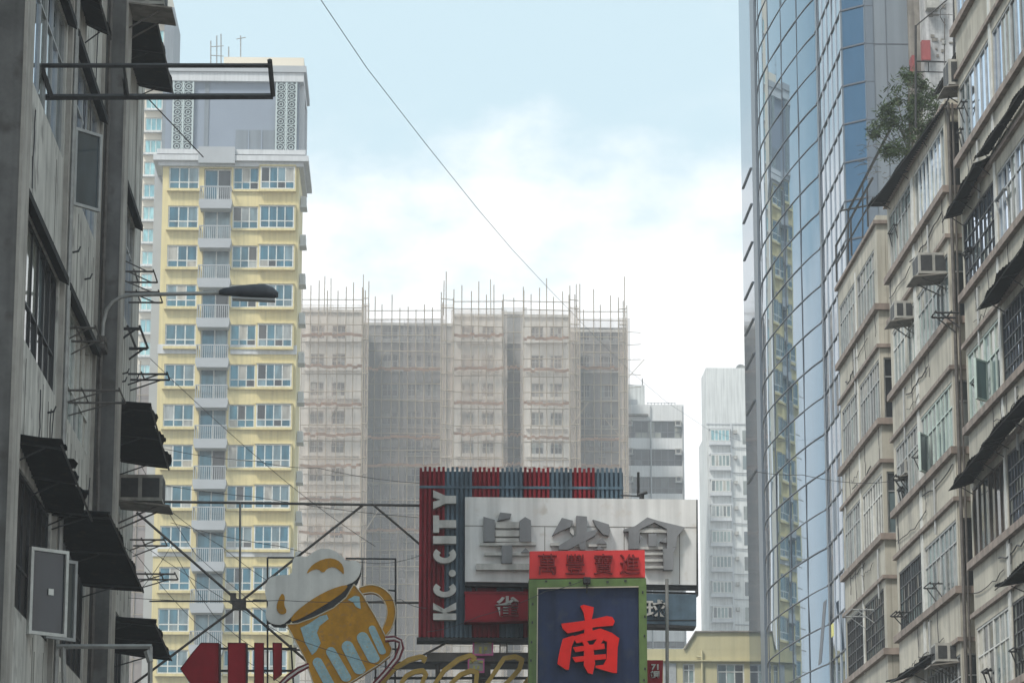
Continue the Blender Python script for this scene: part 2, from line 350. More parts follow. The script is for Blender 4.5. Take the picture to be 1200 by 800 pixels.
for ya, yb in ((36.2, 36.9), (48.95, 49.6)):
    b = MB(); b.box(XW, ya, .13, -4.76, yb, 27.2); pl = b.build('pilaster', M['left_pilaster'], lt)
    b = MB(); b.box(-4.76, ya-.01, .13, -4.72, yb+.01, 27.2); b.build('edge_strip', M['left_trim'], pl)
b = MB(); b.box(XW, 43.72, .13, XW+.07, 43.88, 27); b.build('mullion_strip', M['left_trim'], lt)
b = MB(); b.box(XW, 48.52, .13, XW+.05, 48.68, 27); b.build('mullion_strip', M['left_trim'], lt)
b = MB(); b.path([(XW+.09, 43.98, .2), (XW+.09, 43.98, 27)], .045, 8); b.build('drainpipe', M['galv'], lt)
b = MB(); b.path([(XW+.1, 48.80, .2), (XW+.1, 48.80, 9.2), (XW+.12, 48.86, 10.2), (XW+.1, 48.8, 11.0), (XW+.1, 48.8, 27)], .035, 6); b.build('drainpipe', M['rust_steel'], lt)
# windows of the left wall
for ci, (c0, c1) in enumerate(lwin_cols()):
    for ri, (z0, z1) in enumerate(LS):
        n = 3 if ci != 1 else 2; w = (c1-c0)/n
        for k in range(n):
            fm = ['grey_frame', 'black_frame', 'black_frame'][ri] if ci == 0 else ['grey_frame', 'white_frame', 'black_frame'][ri]
            gm = [['glass_mirror', 'glass_dark', 'boards_shaded'], ['glass_mirror', 'glass_teal', 'boards_shaded'], ['glass_mirror', 'glass_old', 'boards_shaded']][ci][ri]
            window(lt, V((XW, c0+w*k, z0)), Y_, X_, w, z1-z0, 3, 2, fm, gm, .05, .09, split=.33 if ri else .7)
rr = random.Random(31)
for k in range(16):
    y = rr.uniform(39.8, 56); y = y if not 48.6 < y < 49.8 else 50.2; z = rr.choice((13.9, 10.4, 16.2, 17.8, 6.9)); pts = [(XW+.02+.015*rr.random(), y+.05*math.sin(i*1.3+k), z-rr.uniform(.16, .24)*i) for i in range(6)]
    b = MB(); b.path(pts, .009, 4); b.build('hanging_wire', M['cable'], lt)
for k in range(12):
    y = rr.choice((rr.uniform(40, 48), rr.uniform(50, 56))); z = rr.choice((rr.uniform(9.5, 10.4), rr.uniform(12.9, 13.9), rr.uniform(5.5, 6.8)))
    b = MB(); b.path([(XW, y, z), (XW+.09, y, z+.02), (XW+.11, y+.05, z+.10)], .016, 4); b.build('anchor_stub', M['dark_steel'], lt)
# concrete canopies over the openings
for ci, (c0, c1) in enumerate(lwin_cols()):
    for ri in (0, 1):
        z = LS[ri][1]
        b = MB(); b.prism([(XW, c0-.1, z+.02), (XW+.14, c0-.1, z-.05), (XW+.14, c0-.1, z+.06), (XW, c0-.1, z+.16)], V((0, c1-c0+.2, 0)))
        b.build('canopy', M['black_sheet'], lt)
# open casement sashes, hinged on their windows
def sash(px0, px1, py0, py1, parent, fm, gm, sticker=False, skew=.42):
    a = PX(px0, (py0+py1)/2, XW+.02); Y = a.y
    xo = P(px1, py0, Y+skew).x; z1 = P(px0, py0, Y).z; z0 = P(px0, py1, Y).z
    ud = (V((xo, Y+skew, 0))-V((XW+.02, Y, 0))); w = ud.length; ud.normalize(); nd = V((ud.y, -ud.x, 0))
    s = window(parent, V((XW+.02, Y, z0)), ud, nd, w, z1-z0, 1, 1, fm, gm, .045, .03, name='open_sash')
    if sticker:
        b = MB(); o = V((XW+.02, Y, z0))+ud*(w*.5)+nd*.01+Z_*((z1-z0)*.47); b.obox(o, ud*.085, nd*.004, Z_*.085); b.build('sticker', M['paper'], s) if False else None
        me = b.mesh('sticker', M['paper'], V((XW+.02, Y, z0))); child_instance(me, 'sticker', s)
    return s
sash(86, 119, 149, 240, lt, 'grey_frame', 'glass_mirror')
sash(34, 80, 640, 742, lt, 'white_frame', 'glass_dark', True)
sash(54, 90, 652, 747, lt, 'grey_frame', 'glass_dark')

# ---------------------------------------------------------------- awnings, racks, air conditioners (one builder per kind)
def awning(label, xw, pn, pf, rise, group, torn=False, arms=3, sheets=1):
    """corrugated sheet from the wall plane xw to the outer edge pn (near) -> pf (far)"""
    t = thing('awning', label, 'awning', (xw, (pn.y+pf.y)/2, (pn.z+pf.z)/2+rise), group)
    L = pf.y-pn.y; n = max(8, int(L/.05)); sgn = 1 if pn.x > xw else -1
    rr = random.Random(int(pn.y*100+pn.z*10))
    sag = [rr.uniform(-.035, .035) for _ in range(8)]; rag = [rr.uniform(-.05, .07) for _ in range(12)]
    b = MB(); pts = []
    for i in range(n+1):
        f = i/n; o = pn.lerp(pf, f); k = f*7; j = min(6, int(k)); sg = sag[j]*(1-(k-j))+sag[j+1]*(k-j)
        cz = .018*math.sin(i*math.pi/2); ex = (rag[min(10, int(f*11))]*(1-(f*11)%1)+rag[min(11, int(f*11)+1)]*((f*11)%1) if torn else 0)*sgn*1.3+.025*sgn*math.sin(f*17+pn.z)
        w = V((xw, o.y, o.z+rise+cz)); oo = V((o.x+ex, o.y, o.z+cz+sg)); pts.append((w, w.lerp(oo, .5)-Z_*.012, oo))
    for i in range(n):
        for k in range(2):
            a, c = pts[i], pts[i+1]; top = [a[k], a[k+1], c[k+1], c[k]]; b.face(top); b.face([p-Z_*.012 for p in top[::-1]])
    b.build('corrugated_sheet', M['black_sheet'], t)
    for k in range(arms):
        o = pn.lerp(pf, .06+.88*k/(arms-1))
        b = MB(); b.tube(V((xw, o.y, o.z+rise-.05)), o-Z_*.04, .016); b.tube(V((xw, o.y, o.z-.20)), V((xw*.4+o.x*.6, o.y, o.z-.02)), .012)
        b.build('bracket', M['dark_steel'], t)
    b = MB(); b.tube(pn-Z_*.05, pf-Z_*.05, .016, 4); b.build('edge_bar', M['dark_steel'], t)
    return t
def rack(label, xw, out, y0, y1, z, group, mt='dark_steel', rods=3, brace=.35, r=.02, up=False):
    t = thing('drying_rack', label, 'drying rack', (xw, (y0+y1)/2, z), group); x1 = xw+out
    for y in (y0, y1):
        b = MB(); b.tube(V((xw, y, z)), V((x1, y, z)), r); b.build('arm', M[mt], t)
        b = MB(); b.tube(V((xw, y, z+(brace if up else -brace))), V((xw+out*.8, y, z)), r*.7); b.build('brace', M[mt], t)
    for k in range(rods):
        x = xw+out*(.35+.65*k/max(1, rods-1)); b = MB(); b.tube(V((x, y0-.08, z+r)), V((x, y1+.08, z+r)), r*.75); b.build('rod', M[mt], t)
    return t
def aircon(label, xw, s, y, z, group, w=.62, h=.42, d=.62, tray=True):
    """window-type air conditioner sticking out of a wall; s=+1 sticks out towards +X"""
    t = thing('air_conditioner', label, 'air conditioner', (xw, y, z), group)
    xa, xb = sorted((xw, xw+s*d))
    b = MB(); b.box(xa, y-w/2, z, xb, y+w/2, z+h); b.build('casing', M['ac_body'], t)
    xo = xw+s*d
    b = MB()
    for k in range(2):
        u0 = y-w/2+.05+k*(w/2-.02)
        b.obox(V((xo, u0, z+.05)), V((s*.006, 0, 0)), V((0, w/2-.08, 0)), V((0, 0, h-.1)))
    b.build('grille', M['ac_dark'], t)
    b = MB()
    for k in range(2):
        u0 = xa+.06+k*(d/2-.02); b.box(u0, y-w/2-.006, z+.06, u0+d/2-.09, y-w/2, z+h-.06)
    b.build('side_vent', M['ac_dark'], t)
    if tray:
        b = MB(); b.prism([(xw, y-w/2-.12, z-.03), (xw+s*(d+.14), y-w/2-.12, z-.12), (xw+s*(d+.14), y-w/2-.12, z-.09), (xw, y-w/2-.12, z)], V((0, w+.24, 0)))
        b.build('drip_tray', M['grime'], t)
    for q in (-1, 1):
        b = MB(); b.tube(V((xw, y+q*w*.4, z-.4)), V((xw+s*d*.9, y+q*w*.4, z-.08)), .016); b.build('bracket', M['rust_steel'], t)
    return t
GA = 'black awnings on the left tenement'
def lawn(label, pn, yn, pf, yf, rise, torn=False): return awning(label, XW, P(*pn, yn), P(*pf, yf), rise, GA, torn)
lawn('black awning at the top left above the empty sign frame', (97, -72), 42.2, (130, 43), 46.2, .19)
lawn('highest black awning beyond the far pilaster, its tip against the sky', (181, 8), 49.7, (203, 107), 55.2, .10)
lawn('torn black awning above the open white sash window on the left', (72, 517), 39.4, (108, 606), 43.0, .10, True)
lawn('long black awning with scalloped end under the torn one on the left', (128, 598), 43.4, (168, 690), 48.2, .06)
lawn('ragged black awning beyond the far pilaster, above the boxed air conditioner', (177, 474), 49.7, (198, 547), 53.9, .10, True)
lawn('lowest black awning on the left, behind the grey pipe frame', (182, 727), 49.7, (201, 770), 53.9, .10)
GC = 'air conditioners on the left tenement'
a = P(123, 14, 49.3); aircon('air conditioner in a steel cage cut by the top left edge', -4.72, 1, 49.3, P(140, 12, 49.3).z, GC, .66, .5, .58)
aircon('grey air conditioner under the ragged awning beside the yellow tower', XW, 1, 53.6, P(172, 590, 53.6).z, GC, .66, .46, .78)
GR = 'drying racks on the left tenement'
def lrack(label, px0, px1, py, dy, mt='rust_steel', rods=2, up=False, r=.018, brace=.2):
    a = PX(px0, py, XW); xo = P(px1, py, a.y).x
    return rack(label, XW, xo-XW, a.y, a.y+dy, a.z, GR, mt, rods, brace, r, up)
lrack('thin drying rack just above the bend of the lamp arm, left of the far pilaster', 76, 112, 384, .9)
lrack('thin drying rack across the foot of the far pilaster above its corrugated cap', 72, 140, 457, .9)
lrack('upper thin rack with braces beside the cream and teal tower windows', 145, 180, 318, .8, up=True)
lrack('second thin rack with braces just above the lamp arm beside the teal tower', 146, 186, 342, .8, up=True)
lrack('dark twin bar bracket under the lamp arm beside the far pilaster', 142, 164, 385, 1.6, 'dark_steel', r=.03)
lrack('short dark rack with a single long rod next to the yellow tower edge', 150, 196, 438, .5, 'dark_steel', r=.02)
lrack('rusty rack with twisted wires below the air conditioner on the left', 152, 205, 672, .7, 'rust_steel', 3)
lrack('upper rusty rack just under the air conditioner on the left', 152, 192, 632, .7, 'rust_steel', 2)

# empty projecting sign frame at top left
sf = thing('empty_sign_frame', 'empty black steel sign frame projecting over the street at top left', 'sign frame', P(37, 77, 41.2))
A0, A1, B0, B1 = P(37, 77, 41.2), P(317, 77, 41.2), P(45, 114, 41.6), P(320, 113, 41.6)
for p, q, r in ((A0, A1, .034), (B0, B1, .046), (P(316, 70, 41.2), B1, .034)):
    b = MB(); b.tube(p, q, r, 4); b.build('beam', M['dark_steel'], sf)
for px, q in ((48, 60), (145, 150)):
    b = MB(); b.tube(P(px, 77, 41.25), P(q, 113, 41.55), .04 if px < 100 else .02, 4); b.build('cross_bar', M['dark_steel'], sf)
for px in (147, 149.5):
    b = MB(); b.tube(P(px-2, 92, 41.4), P(px, 113, 41.6), .02, 4); b.build('clamp', M['dark_steel'], sf)
b = MB(); b.tube(P(172, 114, 41.6), P(238, 184, 48.8), .012, 4); b.build('stay_wire', M['dark_steel'], sf)
# grey pipe frame at bottom left
gf = thing('pipe_frame', 'pale grey square pipe frame standing off the wall at bottom left', 'pipe frame', P(178, 800, 43))
for p, q in (((66, 757), (178, 757)), ((176, 757), (176, 860)), ((74, 757), (76, 860))):
    b = MB(); b.tube(P(*p, 43), P(*q, 43), .034, 4); b.build('rail', M['galv'], gf)
b = MB(); b.tube(P(172, 762, 43), P(176, 775, 43), .05, 6); b.build('joint', M['galv'], gf)
# wall-mounted street lamp
lp = thing('street_lamp', 'grey cobra head street lamp on a curved wall arm over the left side', 'street lamp', (-4.9, 48.9, 11))
YL = 48.6
b = MB(); pts = [P(119.5, 408, YL), P(120, 395, YL), P(121, 378, YL), P(125, 363, YL), P(132, 354, YL), P(142, 348, YL), P(156, 345.5, YL), P(200, 344.5, YL), P(262, 343, YL)]
b.path(pts, .032, 8); b.build('arm', M['galv'], lp, smooth=True)
b = MB()
for py in (396, 405): b.box(P(117, py, YL).x-.05, YL-.04, P(117, py, YL).z-.06, P(120, py, YL).x+.05, 48.95, P(117, py, YL).z+.03)
b.build('wall_bracket', M['rust_steel'], lp)
b = MB()
secs = [(257, 343, .05, .045), (262, 342.5, .075, .07), (275, 342, .10, .095), (295, 342, .125, .125), (310, 342, .13, .13), (320, 344, .115, .105), (326, 346, .06, .05)]
n = 14
for i, (px, py, wy, hz) in enumerate(secs):
    c = P(px, py, YL)
    for k in range(n):
        w = 2*math.pi*k/n; zz = math.sin(w)*hz
        if zz < 0: zz *= .75
        b.v.append(c+V((0, math.cos(w)*wy, zz)))
for i in range(len(secs)-1):
    for k in range(n):
        j = (k+1) % n; b.f.append((i*n+k, i*n+j, (i+1)*n+j, (i+1)*n+k)); b.m.append(0)
b.f.append(tuple(range(n))[::-1]); b.m.append(0); b.f.append(tuple((len(secs)-1)*n+k for k in range(n))); b.m.append(0)
hd = b.build('lamp_head', M['lamp'], lp, smooth=True)
b = MB(); b.obox(P(272, 347.5, YL-.09), P(322, 349.5, YL-.09)-P(272, 347.5, YL-.09), V((0, .18, 0)), V((0, 0, -.03))); b.build('lens', M['grey_frame'], hd)

# ================================================================ RIGHT TENEMENTS
XF, XB = 12.5, 13.12
def tenement(label, yn, yf, sills, roof, wh, slab, units, ret, wm, back_y):
    """yn/yf near and far ends of the bay; units[row] = list of (yfar, ynear, cols, rows, frame, glass, split)"""
    t = thing('tenement_building', label, 'building', (18, (yn+yf)/2, 0), 'cream tenements on the right of the street')
    L = yf-yn; ops = []; rops = []
    for r, s in enumerate(sills):
        for (ya, yb, *_) in units[r]: ops.append((yf-ya, yf-yb, s, s+wh))
        if ret[r]: rops.append((.1, XB-XF-.02, s, s+wh))
    b = MB()
    b.wall(V((XF, yf, 0)), -Y_, -X_, L, .13, roof, ops, .3)
    b.wall(V((XF, yn, 0)), X_, -Y_, XB-XF, .13, roof, rops, .25)
    b.face([(XF, yf, .13), (XF, yf, roof), (XB, yf, roof), (XB, yf, .13)])
    b.face([(XF, yn, roof), (XB, yn, roof), (XB, yf, roof), (XF, yf, roof)])
    b.box(XB, back_y, .13, 24, yf+.9, roof-.5)
    b.build('wall', M[wm], t)
    for s in list(sills) + [x+slab for x in sills] + [roof-.15]:
        th = .17 if s in sills else .10; o = .12 if s in sills else .09
        b = MB(); b.box(XF-o, yn-o, s-th, XB, yf+o, s-.002); b.build('ledge', M['ledge'], t)
    for r, s in enumerate(sills):
        for (ya, yb, c, rw, fm, gm, sp) in units[r]:
            n = max(1, round((ya-yb)/1.9)); w = (ya-yb)/n
            for k in range(n): window(t, V((XF, ya-w*k, s)), -Y_, -X_, w, wh, c, rw, fm, gm, .045, .075, split=sp)
        if ret[r]: window(t, V((XF+.1, yn, s)), X_, -Y_, XB-XF-.12, wh, 1, 1, ret[r][0], ret[r][1], .04, .1, split=.7)
    for ya in {u[1] for us in units for u in us[:1]}:
        b = MB(); b.box(XF-.03, ya-.17, sills[-1]-.2, XF+.1, ya-.05, roof-.6); b.build('post', M['white_frame'], t)
    return t
D = None
u1 = [[(87.6, 84.3, 4, 2, 'grey_frame', 'glass_teal', .7), (84.05, 80.75, 3, 2, 'grey_frame', 'glass_old', .7)],
      [(87.6, 84.3, 4, 2, 'grey_frame', 'glass_old', .7), (84.05, 80.4, 4, 2, 'grey_frame', 'glass_old', .7)],
      [(87.6, 84.3, 4, 2, 'grey_frame', 'glass_old', .7), (84.05, 80.4, 4, 2, 'white_frame', 'glass_old', .7)],
      [(87.6, 84.3, 4, 5, 'black_frame', 'glass_dark', D), (84.05, 80.6, 5, 5, 'black_frame', 'glass_old', D)]]
t1 = tenement('cream tenement farthest along the right, flat roofed beside the glass tower', 80.2, 87.8, [20.97, 17.85, 14.76, 11.73], 23.43, 1.66, -1.1, u1, [None, ('grey_frame', 'glass_dark'), ('grey_frame', 'glass_dark'), None], 'beige', 78.6)
u2 = [[(78.0, 74.2, 4, 2, 'grey_frame', 'glass_teal', .7), (74.0, 69.6, 4, 1, 'white_frame', 'glass_mirror', D)],
      [(78.0, 74.4, 3, 2, 'white_frame', 'glass_teal', .7), (74.2, 69.6, 4, 2, 'grey_frame', 'glass_teal', .7)],
      [(78.0, 74.4, 4, 2, 'grey_frame', 'glass_old', .7), (74.2, 69.6, 4, 2, 'green_frame', 'glass_teal', .65)],
      [(78.0, 74.4, 5, 4, 'black_frame', 'glass_old', D), (74.2, 69.6, 4, 2, 'grey_frame', 'glass_teal', .7)],
      [(78.0, 74.4, 4, 2, 'grey_frame', 'glass_dark', .7), (74.2, 69.6, 5, 2, 'grey_frame', 'glass_dark', .7)]]
t2 = tenement('cream tenement with the rooftop bush, second from the right edge', 69.4, 78.3, [21.22, 18.09, 15.02, 11.8, 8.7], 23.35, 1.58, -1.16, u2, [('black_frame', 'glass_dark'), ('grey_frame', 'glass_dark'), ('grey_frame', 'glass_teal'), ('black_frame', 'glass_dark'), ('grey_frame', 'glass_dark')], 'beige_b', 67.9)
u3 = [[(67.5, 63.6, 3, 1, 'grey_frame', 'glass_mirror', D), (63.4, 55.5, 3, 1, 'grey_frame', 'glass_mirror', D)],
      [(67.5, 63.7, 3, 1, 'grey_frame', 'glass_mirror', D), (63.4, 55.5, 4, 1, 'grey_frame', 'glass_mirror', D)],
      [(67.5, 63.7, 4, 4, 'black_frame', 'glass_mirror', D), (63.4, 55.5, 4, 2, 'grey_frame', 'glass_mirror', .7)],
      [(67.5, 63.7, 3, 2, 'green_frame', 'glass_teal', .62), (63.4, 55.5, 6, 5, 'black_frame', 'glass_mirror', D)],
      [(67.5, 63.7, 3, 1, 'brown_frame', 'glass_dark', D), (63.4, 55.5, 6, 5, 'black_frame', 'glass_mirror', D)],
      [(67.5, 63.7, 3, 2, 'white_frame', 'glass_old', .62), (63.4, 55.5, 6, 5, 'black_frame', 'glass_dark', D)]]
t3 = tenement('cream tenement nearest on the right with black awnings, cut by the photo edge', 55.0, 67.65, [24.5, 21.37, 18.18, 15.13, 12.08, 8.95], 29.5, 1.62, -1.16, u3, [None]*6, 'beige', 40)
def rsash(parent, y, z, w, h, ang, fm, gm):
    ud = V((-math.sin(ang), -math.cos(ang), 0)); nd = V((-math.cos(ang), math.sin(ang), 0)); window(parent, V((XF-.01, y, z)), ud, nd, w, h, 1, 1, fm, gm, .04, .02, name='open_sash')
rsash(t2, 73.1, 15.05, .55, .95, .5, 'green_frame', 'glass_teal')
rsash(t3, 65.2, 15.2, .5, .9, .7, 'green_frame', 'glass_teal')
# hanging pipes and cables on the right facades
for (x, y, z0, z1, r, parent) in ((12.555, 69.2, 5, 23.2, .045, t2), (12.66, 69.22, 5, 23.2, .028, t2), (12.9, 80.0, 5, 22.8, .03, t1)):
    b = MB(); b.path([(x, y, z0), (x, y, z1)], r, 6); b.build('drainpipe', M['rust_steel'], parent)
rr = random.Random(5)
for parent, ya, yb, sl in ((t1, 80.5, 87.5, [20.97, 17.85, 14.76]), (t2, 69.8, 78, [21.22, 18.09, 15.02, 11.8]), (t3, 60.5, 67.3, [21.37, 18.18, 15.13, 12.08])):
    for s in sl:
        for k in range(3):
            y = rr.uniform(ya, yb); L = rr.uniform(.5, 1.1); pts = []
            for i in range(7): pts.append((XF-.03-.01*rr.random(), y+rr.uniform(-.02, .02)+.05*math.sin(i), s-.18-L*i/6))
            b = MB(); b.path(pts, .009, 4); b.build('hanging_wire', M['cable'], parent)
rr = random.Random(15)
for parent, ya, yb, sl in ((t1, 80.4, 87.6, [20.97, 17.85, 14.76]), (t2, 69.6, 78.1, [21.22, 18.09, 15.02, 11.8]), (t3, 60.0, 67.5, [21.37, 18.18, 15.13, 12.08])):
    for s in sl:
        for k in range(2):
            y0_ = rr.uniform(ya, yb-2.5); y1_ = min(yb, y0_+rr.uniform(1.5, 5)); zz = s-rr.uniform(.25, 1.0); pts = [(XF-.035, y0_+(y1_-y0_)*i/8, zz-rr.uniform(.02, .2)*math.sin(math.pi*i/8)) for i in range(9)]
            b = MB(); b.path(pts, rr.choice((.008, .012, .018)), 4); b.build('facade_cable', M['cable'], parent)
        if rr.random() < .7:
            y = rr.uniform(ya+.3, yb-.3); b = MB(); b.path([(XF-.05, y, s-1.6), (XF-.05, y, s-.3), (XF+.1, y, s-.2)], .028, 6); b.build('waste_pipe', M['grey_frame'], parent)
# awnings on the right side
GB = 'black awnings on the right tenements'
def rawn(label, pa, ya, pb, yb, rise=.14, torn=False):
    """outer edge from photo point pa (far, at ya) to pb (near, at yb)"""
    return awning(label, XF-.02, P(*pb, yb), P(*pa, ya), rise, GB, torn, 4)
rawn('long black awning below the rooftop bush, under the roof of the second tenement', (1017, 243), 78.2, (1112, 113), 68.3, .04)
rawn('upper black awning overlapping a second sheet, above the black grid window', (1104, 258), 67.6, (1142, 190), 63.8)
rawn('black awning sheet continuing to the right edge above the blue window', (1141, 186), 64.0, (1225, 62), 56.8)
rawn('black awning cut by the right edge above the pale green framed window', (1145, 361), 63.3, (1225, 248), 56.6, .14, True)
rawn('black awning above the brown boarded window, left corner pointing into the street', (1112, 572), 67.3, (1152, 521), 63.3)
rawn('black awning cut by the right edge over the near brown window row', (1150, 519), 63.4, (1225, 436), 57.0, .12)
rawn('lowest black awning at the right edge, below the brown boarded window', (1166, 688), 61.6, (1230, 632), 56.4, .14)
rawn('drooping black awning at the bottom edge of the second tenement', (1041, 799), 76.2, (1090, 766), 70.2, .2, True)
a_ = awning('rooftop black awning beside the caged air conditioner at top right', 13.4, P(1138, 27, 68.0), P(1094, 110, 72.5), .25, GB)
# air conditioners right
GD = 'air conditioners on the right tenements'
def rac(label, pxo, py, y, w, h, d, xw=None):
    c = P(pxo, py, y); return aircon(label, c.x+d if xw is None else xw, -1, y, c.z, GD, w, h, d)
rac('large air conditioner on a tray between two rows of the second tenement', 1073, 325, 70.5, .85, .50, .72)
rac('smaller air conditioner left of and below the large one on the right', 1046, 376, 75.2, .7, .44, .5)
rac('caged air conditioner under the rooftop awning at top right', 1109, 104, 67.9, .7, .6, .55)
rac('small boxed air conditioner behind the twin bar rack on the right', 1058, 556, 76.6, .55, .35, .3)
rac('air conditioner above the drooping awning at the bottom right', 1094, 776, 70.4, .6, .42, .6)
# racks right
GE = 'drying racks on the right tenements'
def rr_(label, px0, px1, py, y, dy, mt='dark_steel', rods=2, up=False, brace=.35, r=.02):
    a = P(px0, py, y); return rack(label, XF, a.x-XF, y-dy, y, a.z, GE, mt, rods, brace, r, up)
rr_('rack of two levels beside the top window of the second tenement', 1062, 1095, 233, 75.2, .8)
rr_('triangular rack over the slab edge below the top window row on the right', 1041, 1085, 274, 77.6, .9)
rr_('rack sticking out beneath the large air conditioner on the right', 1092, 1132, 372, 68.8, .5, r=.025)
rr_('upper rack in front of the mirror windows at top right', 1122, 1162, 127, 66.9, .5)
rr_('lower rack just under the mirror windows at top right', 1122, 1147, 156, 67.3, .3)
rr_('rack with a small tray in front of the pale green framed window', 1139, 1180, 451, 66.2, .7, r=.022)
rr_('rack with a dark bundle beside the black grid window on the right', 1128, 1160, 299, 67.0, .4)
rr_('long rack with wavy wires above the lower row of the second tenement', 1069, 1110, 536, 74.3, .9)
rr_('upper bar of the twin dark racks on the second tenement', 1046, 1086, 562, 76.8, .5, r=.028)
rr_('lower bar of the twin dark racks on the second tenement', 1052, 1075, 575, 77.3, .4, r=.028)
rr_('rack beneath the netted window of the second tenement', 1083, 1116, 689, 72.4, .8)
rr_('cluttered rack in front of the tiled grid window on the second tenement', 1044, 1090, 722, 77.0, .8, rods=4, r=.022)
rr_('hanging grey frame rack on the farthest tenement', 990, 1030, 722, 83.8, 1.4, 'grey_frame', 3, r=.018)
rr_('short rack at the bottom right in front of the white framed window', 1151, 1195, 788, 66.3, .5, r=.028)
rr_('short rack beside the black grid window near the bottom right edge', 1183, 1215, 763, 63.0, .5, r=.022)
rr_('rack crossing the near blue window under the second awning at right', 1166, 1200, 236, 63.2, .9, 'grey_frame', 3)
# coloured rubbish bundle on a rack
bt = MB(); c = P(1142, 298, 66.7)
for k in range(6):
    q = c+V((rr.uniform(-.12, .12), rr.uniform(-.1, .1), rr.uniform(.0, .1))); pts = [q+V((-.1, 0, 0)), q+V((0, .02, .04)), q+V((.1, 0, 0))]; bt.path(pts, .07, 6)
tag(bt.build('bundle', M['black_sheet'], org=c), 'dark tied bundle lying on a rack before the black grid window', 'bundle')
tr = MB(); c = P(1163, 443, 66.0); tr.prism([c+V((-.25, -.3, 0)), c+V((.15, -.3, .06)), c+V((.22, .3, .06)), c+V((-.18, .3, 0))], V((0, 0, -.05)))
tag(tr.build('tray', M['black_sheet'], org=c), 'dark tray resting on the rack before the pale green window', 'tray')

# rooftop of the second tenement: bush, pot, frame, aerials, parapet frame of the first roof
bush = thing('rooftop_bush', 'scruffy green bush growing on the tenement roof at right', 'bush', P(1060, 175, 76.5))
YB = 77.0; rb = random.Random(11)
tops = [(rb.uniform(1038, 1097), 0) for _ in range(26)]
tops = [(px, 92+abs(px-1072)*.95+rb.uniform(-8, 70)) for px, _ in tops]+[(1063, 88), (1071, 92), (1081, 100), (1030, 150), (1024, 158), (1040, 128)]
b = MB(); root = P(1066, 185, YB); ends = []
for px, py in tops:
    e = P(px, min(py, 178), YB+rb.uniform(-.6, .6)); ends.append(e); m_ = root.lerp(e, .5)+V((rb.uniform(-.1, .1), 0, .06)); b.path([root, m_, e], .010, 5)
b.build('stem', M['bark'], bush)
b = MB()
for c in ends:
    sp_ = rb.uniform(.07, .16)
    for k in range(rb.randrange(90, 200)):
        p = c+V((rb.gauss(0, sp_), rb.gauss(0, sp_*1.2), rb.gauss(0, sp_*.9)))
        w = V((rb.uniform(-1, 1), rb.uniform(-1, 1), rb.uniform(-.4, 1))).normalized(); n2 = w.cross(V((rb.uniform(-1, 1), rb.uniform(-1, 1), rb.uniform(-1, 1)))).normalized()
        l = rb.uniform(.04, .12); h = rb.uniform(.010, .024)
        b.face([p-w*l, p+n2*h, p+w*l, p-n2*h])
b.build('foliage', M['leaf'], bush)
for k in range(40):
    p = P(rb.uniform(1010, 1062), rb.uniform(165, 215), 79+rb.uniform(-1, 1)); d = V((rb.uniform(-.35, .1), rb.uniform(-.4, .4), rb.uniform(-.1, .04)))
    b = MB(); b.path([p, p+d*.5+V((0, 0, .03)), p+d], .007, 4); b.build('dead_twig', M['bark'], bush)
rf = thing('roof_railing', 'black steel railing frame along the flat roof beside the glass tower', 'railing', (12.5, 84, 23.4))
def seg(parent, pts, r, name, m='dark_steel', n=5):
    b = MB(); b.path(pts, r, n); return b.build(name, M[m], parent)
for y in (87.6, 84.5, 81.3): seg(rf, [(12.45, y, 23.4), (12.45, y, 24.5)], .03, 'post')
seg(rf, [(12.45, 87.6, 24.5), (12.45, 80.3, 24.5)], .035, 'rail'); seg(rf, [(12.45, 87.6, 23.95), (12.45, 80.3, 23.95)], .025, 'rail')
seg(rf, [P(985, 247, 87.0), P(1022, 240, 87.0)], .03, 'rail'); seg(rf, [P(994, 247, 86.5), P(1048, 142, 78.5)], .04, 'rail'); seg(rf, [P(1011, 217, 85), P(1011, 300, 85)], .022, 'post'); seg(rf, [P(994, 247, 86.5), P(994, 335, 86.5)], .03, 'post')
rg = thing('rooftop_scaffold', 'tall black scaffold frame with aerial on the roof behind the bush', 'frame', P(1074, 140, 74))
for p, q, r in (((1073, 30), (1073, 150), .03), ((1118, 0), (1118, 100), .035), ((1073, 72), (1113, 73), .022), ((1073, 84), (1108, 85), .016), ((1074, 30), (1110, 0), .018), ((1119, 2), (1156, 8), .03), ((1088, 72), (1088, 84), .016)):
    seg(rg, [P(*p, 74), P(*q, 74)], r, 'bar')
ta = thing('tv_aerial', 'curved television aerial on a thin mast on the right roof', 'aerial', P(1107, 95, 73))
seg(ta, [P(1107, 100, 73), P(1107, 22, 73)], .014, 'mast', 'rust_steel'); seg(ta, [P(1098, 17, 73), P(1145, 19, 73)], .008, 'boom', 'rust_steel')
seg(ta, [P(1108, 5, 73), P(1102, 12, 73), P(1102, 20, 73), P(1108, 30, 73)], .012, 'reflector', 'rust_steel')
for k in range(6): seg(ta, [P(1112+5*k, 15.5, 73), P(1112+5*k, 22, 73)], .006, 'element', 'rust_steel')
b = MB(); c = P(1106, 50, 73); b.path([c-V((0, 0, .05)), c, c+V((0, 0, .05))], .055, 8); b.build('clamp_box', M['galv'], ta)

